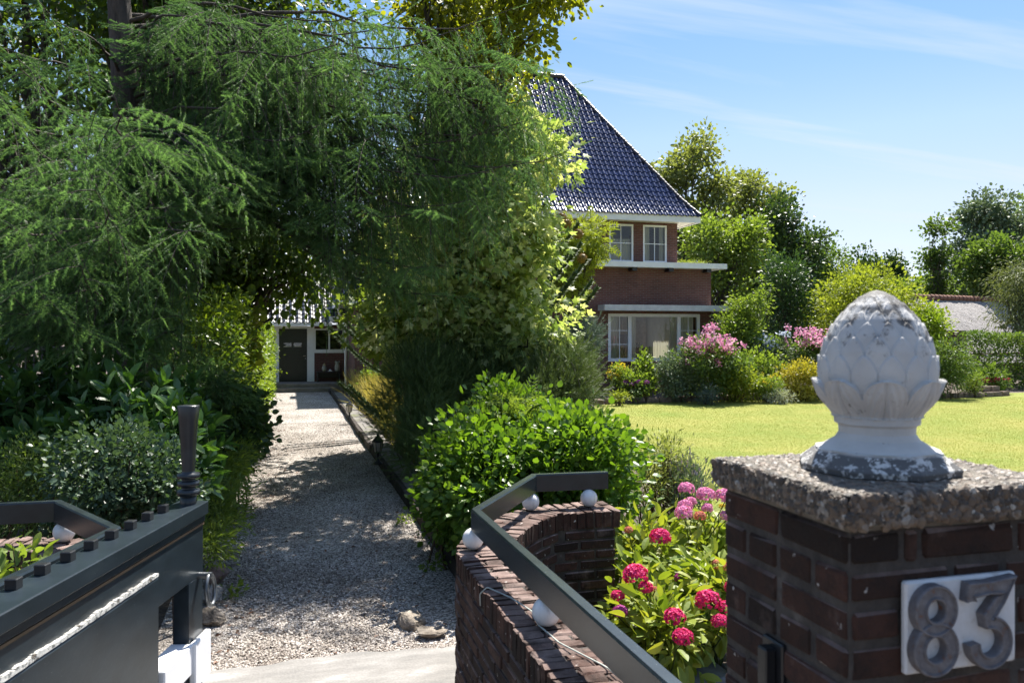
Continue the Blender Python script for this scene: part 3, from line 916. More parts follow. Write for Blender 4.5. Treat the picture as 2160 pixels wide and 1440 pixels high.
# fallen twigs and leaf bits on the gravel
n = 1700
P = np.stack([rng.uniform(-.7, 1.28, n), 5.2 + 13 * rng.random(n), np.full(n, .022)], 1)
P[: n // 2, 0] = -.75 + .6 * rng.random(n // 2) ** 2
G = Geo(); G.leaves(T_LEAF, P, rng.normal(size=(n, 3)) * [1, 1, .15], np.array([0, 0, 1]) + rng.normal(size=(n, 3)) * .3, rng.uniform(.015, .05, n), 0)
tag(G.build("leaf_litter", leaf_mat("dead_leaf", (.05, .03, .02), (.20, .09, .05), .1)), kind="stuff")
# entrance paving
m, nt, b = new_mat("worn_paving")
p = pos(nt)
n1 = noise(nt, 3.2, 7, .65, pos(nt, (.5, 1.4, 1))); n2 = noise(nt, 70, 4, .6, p)
c = ramp(nt, n1, [(.35, (.15, .145, .14)), (.5, (.205, .195, .185)), (.6, (.25, .24, .23)), (.66, (.36, .35, .335))])
c = mixc(nt, 1.0, c, ramp(nt, n2, [(.3, (.8, .8, .8)), (.7, (1.1, 1.1, 1.1))]), "MULTIPLY")
nt.links.new(c, b.inputs["Base Color"]); b.inputs["Roughness"].default_value = .85
bump(nt, b, n1, .5, .02, bump(nt, None, n2, .4, .004))
M["paving"] = m
xs = np.linspace(-1.6, 1.05, 24)
edge = [(x, 5.17 + .03 * math.sin(x * 5) + .018 * math.sin(x * 17 + 1)) for x in xs]
G = Geo(); G.prism([(-1.6, -.5), (1.05, -.5)] + edge[::-1], -.05, .03)
tag(G.build("entrance_paving", M["paving"]), kind="structure")
# drive edging: dark old sleepers, with a flagstone strip behind
M["sleeper"] = plain("dark_sleeper", (.055, .047, .042), .9, .15, 6, .5, .7, 40, bdist=.01)
G = Geo()
y = 6.0
while y < 28.6:
    L = rng.uniform(.9, 1.25)
    G.box((1.375 + rng.normal() * .006, y + L / 2, .065), (.07, L - .012, .15 + rng.normal() * .006), 0, rng.random(), .008)
    y += L
tag(G.build("drive_edging", M["sleeper"]), kind="structure")
m, nt, b = new_mat("mossy_flag")
p = pos(nt); n1 = noise(nt, 2.6, 6, .65, p); n2 = noise(nt, 30, 5, .6, p)
c = ramp(nt, n2, [(.3, (.10, .09, .085)), (.7, (.22, .205, .19))])
c = mixc(nt, ramp(nt, n1, [(.5, (0, 0, 0)), (.62, (.8, .8, .8))]), c, (.10, .11, .03))
nt.links.new(c, b.inputs["Base Color"]); b.inputs["Roughness"].default_value = .9
bump(nt, b, n2, .5, .01)
M["flag"] = m
G = Geo(); y = 6.0
while y < 27:
    L = rng.uniform(.35, .6)
    G.box((1.56, y + L / 2, .10 + rng.normal() * .004), (.29, L - .02, .05), 0, rng.random(), .006)
    y += L
tag(G.build("edging_path", M["flag"]), kind="structure")
# lawn
m, nt, b = new_mat("lawn_turf")
p = pos(nt)
n1 = noise(nt, .45, 6, .65, p); n2 = noise(nt, 5, 7, .75, pos(nt, (1, 1.8, 1))); n3 = noise(nt, 120, 3, .6, p)
c = ramp(nt, n2, [(.28, (.165, .195, .040)), (.5, (.225, .245, .056)), (.72, (.285, .285, .085))])
c = mixc(nt, 1.0, c, ramp(nt, n1, [(.3, (.70, .86, .66)), (.5, (1, 1, 1)), (.7, (1.25, 1.08, 1.25))]), "MULTIPLY")
c = mixc(nt, 1.0, c, ramp(nt, n3, [(.3, (.7, .7, .7)), (.7, (1.25, 1.25, 1.25))]), "MULTIPLY")
nt.links.new(c, b.inputs["Base Color"]); b.inputs["Roughness"].default_value = .9
b.inputs["Specular IOR Level"].default_value = .15
bump(nt, b, n3, .8, .02)
M["lawn"] = m
LAWN = [(3.3, 3.6), (40, 3.6), (44, 24.0), (23.6, 22.2), (22.0, 21.2), (19.4, 20.9), (16.4, 22.3), (12.7, 22.0), (9.3, 21.9), (8.1, 21.4), (7.4, 18.6), (5.8, 13.8), (4.6, 9.5)]
poly_sheet("lawn", LAWN, .012, M["lawn"])
def in_poly(P, poly):
    x, y = P[:, 0], P[:, 1]; r = np.zeros(len(P), bool); j = len(poly) - 1
    for i in range(len(poly)):
        (xi, yi), (xj, yj) = poly[i], poly[j]
        r ^= ((yi > y) != (yj > y)) & (x < (xj - xi) * (y - yi) / (yj - yi + 1e-12) + xi); j = i
    return r
n = 560000
lat = rng.uniform(-.25, 1.0, n); dd = 6 + 20 * rng.random(n) ** .8
P = np.stack([dd * S_ + lat * dd * C_, dd * C_ - lat * dd * S_, np.full(n, .012)], 1)
P = P[in_poly(P, LAWN)]
n = len(P)
T_BLADE = (np.array([[-.09, 0, 0], [.09, 0, 0], [0, 1, 0.]]), np.array([[0, 1, 2]]))
G = Geo(); G.leaves(T_BLADE, P, np.array([0, 0, 1]) + rng.normal(size=(n, 3)) * .55, rng.normal(size=(n, 3)), rng.uniform(.014, .030, n), 0,
                    np.clip(.5 + .30 * np.sin(P[:, 0] * .9 + 2 * np.sin(P[:, 1] * .5)) * np.sin(P[:, 1] * 1.9 + P[:, 0] * .4) + rng.normal(0, .16, n), 0, 1))
tag(G.build("grass", leaf_mat("grass_blade", (.175, .205, .038), (.245, .262, .057), .35, (1.2, 1.2, .6), .7, .1, c2=(.29, .30, .10))), kind="stuff")
# stone blocks along the flower bed, every block its own thing
M["block"] = plain("edging_block_stone", (.17, .13, .105), .9, .2, 9, .45, .6, 50, bdist=.01)
EG = "stone blocks edging the flower bed"
protos = []
def block(x, y, rz, z=0, sc=1):
    if len(protos) < 4:
        G = Geo(); G.box((0, 0, .085), (.40, .22, .17), 0, rng.random(), .03, jit=.008, rng=rng)
        o = G.build("edging_block", M["block"]); protos.append(o)
    else:
        o = protos[rng.integers(0, 4)].copy(); COL.objects.link(o)
    o.location = (x, y, z); o.rotation_euler = (0, 0, rz)
    return o
def run(pts, step=.42, z=0, gap=0.0):
    pts = [np.array(p) for p in pts]
    out = []
    for a, b2 in zip(pts[:-1], pts[1:]):
        L = np.linalg.norm(b2 - a); k = max(1, round(L / step)); d = (b2 - a) / L
        for i in range(k):
            q = a + d * (i + .5) * L / k
            out.append(block(q[0] + rng.normal() * .012, q[1] + rng.normal() * .02, math.atan2(d[1], d[0]) + rng.normal() * .06, z))
    return out
for o in run([(7.75, 20.3), (8.15, 21.45)]): tag(o, "stone block in the short bed edge beside the mugo pine", "stone block", EG)
for o in run([(8.3, 21.75), (9.3, 21.95), (12.7, 22.05), (16.4, 22.35)]): tag(o, "brown stone block in the long row between lawn and house bed", "stone block", EG)
for o in run([(18.0, 21.6), (19.4, 20.95), (21.2, 21.1)]): tag(o, "low stone block of the bed edge right of the pine-cone finial", "stone block", EG)
for o in run([(21.2, 21.0), (22.9, 21.3)], .44): tag(o, "lower stone block of the stepped corner near the far hedge", "stone block", EG)
for o in run([(21.3, 21.2), (22.6, 21.45)], .44, .17): tag(o, "upper stone block of the stepped corner near the far hedge", "stone block", EG)
# loose rocks
def rock(p, s, label, seed, mat, group=None, cat="rock"):
    rg = np.random.default_rng(seed)
    nu, nv = 30, 18
    th, ph = np.meshgrid(np.linspace(0, 2 * math.pi, nu, endpoint=False), np.linspace(0, math.pi, nv), indexing="ij")
    d = np.stack([np.cos(th) * np.sin(ph), np.sin(th) * np.sin(ph), np.cos(ph)], -1).reshape(-1, 3)
    r = np.ones(len(d))
    for k in range(13):
        nn = unit(rg.normal(size=3)); off = rg.uniform(.45, .82)
        dt = d @ nn
        r = np.where(dt > 0, np.minimum(r, off / np.maximum(dt, 1e-3)), r)
    r *= 1 + rg.normal(0, .022, len(d))
    r = r.reshape(nu, nv); r[:, 0] = r[:, 0].mean(); r[:, -1] = r[:, -1].mean(); r = r.ravel()
    V = d * r[:, None] * np.array(s) + np.array(p)
    i, j = np.meshgrid(np.arange(nu), np.arange(nv - 1), indexing="ij"); k = (i + 1) % nu
    G = Geo(); G.add(V, np.stack([i * nv + j, i * nv + j + 1, k * nv + j + 1, k * nv + j], -1).reshape(-1, 4), 0, rg.random())
    return tag(G.build("rock", mat, None, (p[0], p[1], p[2])), label, cat, group)
m, nt, b = new_mat("pale_rock")
p = pos(nt); n1 = noise(nt, 14, 7, .7, p)
nt.links.new(ramp(nt, n1, [(.35, (.09, .075, .06)), (.5, (.21, .175, .14)), (.65, (.34, .30, .25))]), b.inputs["Base Color"])
b.inputs["Roughness"].default_value = .9; bump(nt, b, n1, .9, .02)
M["rock"] = m
M["rock_pink"] = plain("pinkish_boulder", (.24, .17, .15), .85, .2, 12, .3, .5, 40, bdist=.01)
M["rock_grey"] = plain("grey_boulder", (.27, .26, .25), .85, .2, 12, .3, .5, 40, bdist=.01)
rock((.84, 5.66, .03), (.11, .16, .09), "pale pitted rock at the drive's end, larger of the pair by the brick wall", 3, M["rock"], "rocks by the brick wall")
rock((.92, 5.40, .03), (.12, .10, .055), "tan rock lying on the paving edge, front one by the brick wall", 8, M["rock"], "rocks by the brick wall")
for i, (px, y, s, lb, mt) in enumerate([(455, 1222, .12, "pink-brown round boulder just behind the gate ring", "rock_pink"),
                                    (443, 1262, .11, "speckled grey boulder at the drive edge behind the gate", "rock_grey"),
                                    (446, 1306, .10, "smooth tan boulder at the drive edge nearest the gate post", "rock"),
                                    (472, 1152, .09, "pale grey stone among the ground cover left of the drive", "rock_grey"),
                                    (502, 1068, .10, "tan stone in the low plants left of the drive", "rock")]):
    q = gnd(px, y + 12, 0.0); rock((q[0], q[1], s * .55), (s, s * 1.1, s * .8), lb, 20 + i, M[mt], "boulders left of the drive")
# ---------------------------------------------------------------- close brickwork, laid brick by brick
def near_brick_mat():
    m, nt, b = new_mat("old_brown_brick")
    p = pos(nt)
    v = attr(nt)
    c = ramp(nt, v, [(0, (.024, .016, .013)), (.35, (.044, .024, .018)), (.7, (.066, .033, .025)), (1, (.092, .050, .038))])
    n1 = noise(nt, 16, 7, .7, p)
    c = mixc(nt, ramp(nt, n1, [(.46, (0, 0, 0)), (.66, (.75, .75, .75))]), c, (.022, .017, .015))
    n2 = noise(nt, 34, 3, .5, p)
    c = mixc(nt, ramp(nt, n2, [(.685, (0, 0, 0)), (.72, (.85, .85, .85))]), c, (.50, .46, .43))
    n4 = noise(nt, 6, 5, .6, p)
    c = mixc(nt, ramp(nt, n4, [(.56, (0, 0, 0)), (.72, (.5, .5, .5))]), c, (.24, .17, .145))
    gN = nt.nodes.new("ShaderNodeNewGeometry"); sN = nt.nodes.new("ShaderNodeSeparateXYZ"); nt.links.new(gN.outputs["True Normal"], sN.inputs[0])
    upf = math_(nt, "GREATER_THAN", sN.outputs[2], .6)
    lich = math_(nt, "MULTIPLY", upf, math_(nt, "MULTIPLY", math_(nt, "ADD", n4, -.32), 2.6, True))
    c = mixc(nt, math_(nt, "MULTIPLY", lich, .85, True), c, (.30, .22, .195))      # pale weathered crust on the upward faces
    nt.links.new(c, b.inputs["Base Color"]); b.inputs["Roughness"].default_value = .92
    b.inputs["Specular IOR Level"].default_value = .2
    n3 = noise(nt, 60, 6, .7, p)
    nb = bump(nt, None, noise(nt, 190, 3, .6, p), .5, .003)
    nb = bump(nt, None, n3, 1.0, .008, nb)
    bump(nt, b, n1, .6, .012, nb)
    return m
M["brick"] = near_brick_mat()
def mortar_mat():
    m, nt, b = new_mat("old_mortar")
    p = pos(nt); n1 = noise(nt, 12, 6, .7, p); n2 = noise(nt, 120, 4, .6, p)
    c = ramp(nt, n1, [(.35, (.028, .023, .020)), (.6, (.062, .052, .045)), (.78, (.15, .13, .115))])
    nt.links.new(c, b.inputs["Base Color"]); b.inputs["Roughness"].default_value = .95
    bump(nt, b, n2, .8, .006)
    return m
M["mortar"] = mortar_mat()
BR = np.random.default_rng(77)
def brick(G, c, ax, s, jit=.0009):
    s = np.array(s) * np.array([1 - abs(BR.normal(0, .012)), 1, 1 - abs(BR.normal(0, .03))])
    G.box(c, s, 0, float(np.clip(BR.normal(.45, .28), 0, 1)), BR.uniform(.004, .007), ax, jit, BR)
# pillar
PX0, PX1, PY0, PY1, PZ = .917, 1.375, 1.165, 1.575, 1.715
pil = root("brick_pillar", "dark brick gate pillar with a pebbled concrete cap and a house number", "gate pillar", ((PX0 + PX1) / 2, (PY0 + PY1) / 2, 0))
G = Geo(); course = .066
nc = int(PZ / course)
for k in range(nc):
    z = PZ - course * (k + .5)
    for face in range(4):
        L = (PX1 - PX0) if face in (0, 2) else (PY1 - PY0)
        # alternating stretcher and header courses with closers
        cuts = ([.0, .108, .145, .355, L] if k % 2 == 0 else [.0, .212, .325, L]) if face == 0 else ([0, .1, .21, .32, L] if k % 2 else [0, .205, L])
        for a, b2 in zip(cuts[:-1], cuts[1:]):
            w = b2 - a - .011
            if w < .02: continue
            mid = (a + b2) / 2; pr = BR.normal(0, .0015)
            if face == 0: cc, ax = (PX0 + mid, PY0 + .045 - pr, z), np.eye(3)
            elif face == 2: cc, ax = (PX1 - mid, PY1 - .045 + pr, z), np.eye(3)
            elif face == 1: cc, ax = (PX0 + .044 - pr, PY0 + .004 + mid, z), np.array([[0, 1, 0], [-1, 0, 0], [0, 0, 1.]])
            else: cc, ax = (PX1 - .044 + pr, PY0 + mid, z), np.array([[0, 1, 0], [-1, 0, 0], [0, 0, 1.]])
            brick(G, cc, ax, (w, .09, course - .012))
G.bx(PX0 + .0045, PX1 - .0045, PY0 + .0045, PY1 - .0045, 0, PZ, 1)
G.build("shaft", [M["brick"], M["mortar"]], pil)
# cap: exposed pebbles bedded in concrete
CX0, CX1, CY0, CY1, CZ0, CZ1 = .898, 1.40, 1.148, 1.598, 1.715, 1.778
m, nt, b = new_mat("concrete_matrix")
p = pos(nt); n1 = noise(nt, 25, 6, .7, p)
nt.links.new(ramp(nt, n1, [(.3, (.05, .042, .035)), (.55, (.12, .105, .085)), (.75, (.22, .20, .17))]), b.inputs["Base Color"])
b.inputs["Roughness"].default_value = .95; bump(nt, b, noise(nt, 160, 4, .6, p), .8, .004)
M["concrete"] = m
m, nt, b = new_mat("cap_pebble")
c = ramp(nt, attr(nt), [(0, (.035, .03, .026)), (.35, (.075, .055, .042)), (.6, (.13, .088, .058)), (.80, (.165, .12, .085)), (.94, (.23, .20, .17)), (1, (.38, .36, .33))])
n1 = noise(nt, 130, 5, .6, pos(nt))
c = mixc(nt, 1.0, c, ramp(nt, n1, [(.3, (.65, .63, .6)), (.7, (1.15, 1.15, 1.15))]), "MULTIPLY")
nt.links.new(c, b.inputs["Base Color"]); b.inputs["Roughness"].default_value = .6
M["cap_pebble"] = m
G = Geo()
nx = 14
def slab_grid(G, x0, x1, y0, y1, z0, z1, mat, rng, n=26):
    G.box(((x0 + x1) / 2, (y0 + y1) / 2, (z0 + z1) / 2), (x1 - x0, y1 - y0, z1 - z0), mat, .5, .012)
slab_grid(G, CX0, CX1, CY0, CY1, CZ0, CZ1, 0, BR)
cap = G.build("cap", M["concrete"], pil)
def ico(sub=1):
    t = (1 + 5 ** .5) / 2
    V = unit(np.array([(-1, t, 0), (1, t, 0), (-1, -t, 0), (1, -t, 0), (0, -1, t), (0, 1, t), (0, -1, -t), (0, 1, -t), (t, 0, -1), (t, 0, 1), (-t, 0, -1), (-t, 0, 1)], float))
    Fc = [(0, 11, 5), (0, 5, 1), (0, 1, 7), (0, 7, 10), (0, 10, 11), (1, 5, 9), (5, 11, 4), (11, 10, 2), (10, 7, 6), (7, 1, 8), (3, 9, 4), (3, 4, 2), (3, 2, 6), (3, 6, 8), (3, 8, 9), (4, 9, 5), (2, 4, 11), (6, 2, 10), (8, 6, 7), (9, 8, 1)]
    for _ in range(sub):
        mid, Vl, F2 = {}, list(map(tuple, V)), []
        def mp_(a, b):
            k = (min(a, b), max(a, b))
            if k not in mid:
                q = (np.array(Vl[a]) + np.array(Vl[b])) / 2; Vl.append(tuple(q / np.linalg.norm(q))); mid[k] = len(Vl) - 1
            return mid[k]
        for a, b, c in Fc:
            x, y, z = mp_(a, b), mp_(b, c), mp_(c, a)
            F2 += [(a, x, z), (b, y, x), (c, z, y), (x, y, z)]
        V, Fc = np.array(Vl), F2
    return V, np.array(Fc)
ICO1 = ico(1); ICO2 = ico(2)
G = Geo()
def embed(n, fn, smin, smax, pw=2.2):
    T0 = ICO1
    for var in range(8):
        k = n // 8
        P, Nn = fn(k)
        tv = T0[0] * np.array([1, BR.uniform(.6, .9), BR.uniform(.4, .65)]) * (1 + BR.normal(0, .10, (len(T0[0]), 1)))
        S = smin + (smax - smin) * BR.random(k) ** pw
        D = np.cross(Nn, unit(BR.normal(size=(k, 3))))
        G.leaves((tv, T0[1]), P - Nn * (S * .22)[:, None], D, Nn, S, 0, BR.random(k))
def onface(k, ax, val, sg, r0, r1):
    P = np.zeros((k, 3)); o = [i for i in range(3) if i != ax]
    P[:, ax] = val; P[:, o[0]] = BR.uniform(*r0, k); P[:, o[1]] = BR.uniform(*r1, k)
    Nn = np.zeros((k, 3)); Nn[:, ax] = sg
    return P, Nn + BR.normal(0, .12, (k, 3))
embed(2600, lambda k: onface(k, 2, CZ1, 1, (CX0 + .008, CX1 - .008), (CY0 + .008, CY1 - .008)), .0022, .0095)
embed(1000, lambda k: onface(k, 1, CY0, -1, (CX0 + .006, CX1 - .006), (CZ0 + .012, CZ1 - .004)), .003, .0145)
embed(900, lambda k: onface(k, 0, CX0, -1, (CY0 + .006, CY1 - .006), (CZ0 + .012, CZ1 - .004)), .0025, .011)
embed(300, lambda k: onface(k, 0, CX1, 1, (CY0 + .006, CY1 - .006), (CZ0 + .012, CZ1 - .004)), .003, .011)
pb = G.build("cap_pebbles", M["cap_pebble"], cap); pb["kind"] = "stuff"
G = Geo(); G.bx(PX0 - .006, PX0 + .01, 1.352, 1.42, .2, 1.452, bev=.003); G.bx(PX0 - .03, PX0 - .006, 1.37, 1.40, .2, 1.44, bev=.003)
G.build("latch_plate", M["black"], pil)
# number plate with the raised figures 83
m, nt, b = new_mat("number_plate_white")
p = pos(nt); n1 = noise(nt, 30, 6, .7, p)
nt.links.new(ramp(nt, n1, [(.28, (.35, .28, .23)), (.4, (.56, .55, .55)), (.7, (.64, .64, .66))]), b.inputs["Base Color"]); b.inputs["Roughness"].default_value = .55
bump(nt, b, noise(nt, 90, 4, .6, p), .3, .003)
sign = root("house_number", "white square plate with raised dark figures 83 on the brick pillar", "house number", (1.136, PY0, 1.545))
G = Geo(); G.box((1.136, PY0 - .008, 1.545), (.238, .014, .160), 0, .5, .004); G.build("plate", m, sign)
m, nt, b = new_mat("weathered_number_grey")
p = pos(nt); n1 = noise(nt, 45, 6, .75, p)
nt.links.new(ramp(nt, n1, [(.34, (.17, .065, .03)), (.41, (.105, .095, .10)), (.6, (.16, .15, .16)), (.75, (.24, .23, .24))]), b.inputs["Base Color"]); b.inputs["Roughness"].default_value = .6
bump(nt, b, n1, .5, .004)
def stroke(G, pts, w, y0, depth, closed=False):
    """figure stroke in the XZ plane standing out towards -Y, with raised rims and a sunk middle"""
    P = np.array(pts, float); n = len(P)
    if closed: T = np.roll(P, -1, 0) - np.roll(P, 1, 0)
    else: T = np.gradient(P, axis=0)
    T = unit(T); Nn = np.stack([-T[:, 1], T[:, 0]], 1)
    if not closed:      # mitre sharp corners
        for i in range(1, n - 1):
            a, c2 = unit(P[i] - P[i - 1]), unit(P[i + 1] - P[i]); cs = np.dot(a, c2)
            if cs < .9: Nn[i] = unit(Nn[i]) / max(math.sqrt((1 + cs) / 2), .5)
    prof = [(-1, 0), (-1, .86), (-.88, 1), (-.68, 1), (-.56, .80), (.56, .80), (.68, 1), (.88, 1), (1, .86), (1, 0)]
    V = np.array([[(P[i, 0] + Nn[i, 0] * u * w / 2, y0 - v * depth, P[i, 1] + Nn[i, 1] * u * w / 2) for u, v in prof] for i in range(n)]).reshape(-1, 3)
    k = len(prof); q = []
    for i in range(n if closed else n - 1):
        j = (i + 1) % n
        q += [[i * k + t, i * k + t + 1, j * k + t + 1, j * k + t] for t in range(k - 1)]
    G.add(V, q)
    if not closed:
        G.add(V[:k], [list(range(k))]); G.add(V[-k:], [list(range(k))[::-1]])
arc = lambda cx, cz, r, a0, a1, n=28: [(cx + r * math.cos(math.radians(a)), cz + r * math.sin(math.radians(a))) for a in np.linspace(a0, a1, n)]
G = Geo()
yb = PY0 - .0151
stroke(G, arc(1.066, 1.5765, .0315, 0, 360, 41)[:-1], .026, yb, .019, True)
stroke(G, arc(1.066, 1.5105, .034, 0, 360, 41)[:-1], .026, yb, .0187, True)
G.build("figure", m, sign)
G = Geo()
stroke(G, [(1.140, 1.586), (1.140, 1.605), (1.180, 1.607), (1.222, 1.608), (1.202, 1.585), (1.176, 1.5550)] + arc(1.182, 1.511, .035, 94, -180, 30), .023, yb, .019)
G.build("figure", m, sign)

# pine-cone finial
FC = np.array([1.143, 1.372, CZ1 + .002])
zp = np.array([0, .010, .013, .036, .040, .042, .050, .060, .072, .086, .089, .091, .104, .106, .108, .115, .130, .144, .160, .175, .190, .205, .235, .266, .297, .327, .345, .355, .3585])
rp = np.array([.150, .152, .150, .120, .119, .107, .095, .079, .0715, .0725, .0745, .080, .081, .078, .077, .082, .093, .1005, .105, .107, .1075, .106, .101, .0905, .0745, .050, .029, .012, .0])
nz_, nth = 420, 420
zs = np.interp(np.linspace(0, 1, nz_), np.linspace(0, 1, len(zp)), zp)
# even spacing along the profile
seg = np.concatenate([[0], np.cumsum(np.hypot(np.diff(zp), np.diff(rp)))]); tt = np.linspace(0, seg[-1], nz_)
zs, rs = np.interp(tt, seg, zp), np.interp(tt, seg, rp)
# smooth the smooth part
for _ in range(10):
    k = zs > .108
    rs2 = rs.copy(); rs2[1:-1] = (rs[:-2] + 2 * rs[1:-1] + rs[2:]) / 4; rs = np.where(k, rs2, rs)
th = np.linspace(0, 2 * math.pi, nth, endpoint=False)
Zg, Tg = np.meshgrid(zs, th, indexing="ij"); Rg = np.repeat(rs[:, None], nth, 1)
oc = 1 / np.cos(((Tg + .18) % (math.pi / 4)) - math.pi / 8) * math.cos(math.pi / 8) ** .5
Rg = np.where(Zg < .0405, Rg * (oc * .99), Rg)
rows = [(.104, .181, 8, 0.0, "big")]
tips = [.228, .264, .292, .315, .333, .347, .357]
for i, tz in enumerate(tips):
    h = (.075, .072, .062, .052, .042, .034, .028)[i]
    n_ = (14, 14, 14, 14, 12, 10, 6)[i]
    rows.append((tz - h, tz, n_, (i % 2) * .5, "scale"))
disp = np.zeros_like(Rg); done = np.zeros_like(Rg, bool)
for z0, z1, n_, ph, kind in rows:
    t = (Zg - z0) / (z1 - z0)
    pitch = 2 * math.pi / n_
    u = ((Tg / pitch + ph + (.19 if kind == "big" else 0)) % 1.0 - .5)          # -0.5..0.5 across one scale
    if kind == "big":
        wv = .5 * np.sqrt(np.clip(1 - (np.clip((t - .35) / .65, 0, 1)) ** 2.4, 0, 1))
    else:
        wv = .5 * (1 - np.clip((t - .40) / .60, 0, 1) ** 2.0) ** .72
    ins = (t >= 0) & (t <= 1) & (np.abs(u) < wv) & ~done
    q = np.abs(u) / np.maximum(wv, 1e-3)
    if kind == "big":
        d = .002 + .0115 * t ** 1.3 + .004 * np.sin(np.clip(np.abs(u) / .42, 0, 1) * math.pi) - .003 * np.exp(-(u / .03) ** 2) - .003 * q ** 4 * (1 - t)
        d += .0016 * np.sin(np.abs(u) * 40 + t * 14) * (np.abs(u) > .08) * (1 - q) * 1.2
        rim = (q > .86) | (t > .93)
        d = np.where(rim, d + .0012, d)
    else:
        sc = (z1 - z0) / .075
        d = (.0006 + .0092 * np.clip(t, 0, 1) ** 1.1) * sc * (1 - .40 * q ** 2) + .0010 * (q > .8) * (t > .35)
    disp = np.where(ins, d, disp); done |= ins & (t > 0)
Rg = Rg + np.where(Rg > 0, disp, 0) * np.clip(Rg / .03, 0, 1)
FR = np.random.default_rng(4)
Vf = np.stack([FC[0] + Rg * np.cos(Tg), FC[1] + Rg * np.sin(Tg), FC[2] + Zg], -1).reshape(-1, 3)
i, j = np.meshgrid(np.arange(nz_ - 1), np.arange(nth), indexing="ij"); k = (j + 1) % nth
G = Geo(); G.add(Vf, np.stack([i * nth + j, i * nth + k, (i + 1) * nth + k, (i + 1) * nth + j], -1).reshape(-1, 4), 0, .5, True)
m, nt, b = new_mat("weathered_white_stone")
p = pos(nt)
sp = nt.nodes.new("ShaderNodeSeparateXYZ"); nt.links.new(p, sp.inputs[0])
n1 = noise(nt, 38, 7, .72, p); n2 = noise(nt, 9, 4, .6, p); n3 = noise(nt, 120, 4, .6, p)
c = ramp(nt, n2, [(.3, (.42, .41, .40)), (.7, (.56, .55, .53))])
zr = math_(nt, "SUBTRACT", sp.outputs[2], float(FC[2]))
def band(lo, hi, soft):
    a = math_(nt, "DIVIDE", math_(nt, "SUBTRACT", zr, lo), soft, True)
    b2 = math_(nt, "DIVIDE", math_(nt, "SUBTRACT", hi, zr), soft, True)
    return math_(nt, "MULTIPLY", a, b2)
top = band(.225, .45, .10)
n9 = noise(nt, 17, 5, .7, p)
sf = math_(nt, "ADD", math_(nt, "MULTIPLY", n1, .5), math_(nt, "MULTIPLY", n9, .5))
st = math_(nt, "ADD", sf, math_(nt, "ADD", math_(nt, "MULTIPLY", top, .13), -.03))
c = mixc(nt, ramp(nt, st, [(.55, (0, 0, 0)), (.60, (.75, .75, .75)), (.68, (.95, .95, .95))]), c, (.055, .05, .046))
low = band(-.01, .040, .006)
fl = math_(nt, "MULTIPLY", low, math_(nt, "GREATER_THAN", .525, math_(nt, "ADD", math_(nt, "MULTIPLY", n1, .7), math_(nt, "MULTIPLY", n3, .3))))
c = mixc(nt, math_(nt, "MULTIPLY", fl, .9), c, (.05, .048, .049))
sp2 = noise(nt, 55, 2, .5, p)
c = mixc(nt, ramp(nt, sp2, [(.73, (0, 0, 0)), (.76, (.8, .8, .8))]), c, (.07, .06, .055))
nt.links.new(c, b.inputs["Base Color"]); b.inputs["Roughness"].default_value = .8
nb = bump(nt, None, n3, .35, .003); bump(nt, b, n1, .35, .004, nb)
tag(G.build("pine_cone_finial", m, None, tuple(FC)), "large weathered white stone pine-cone ornament standing on the gate pillar", "finial")

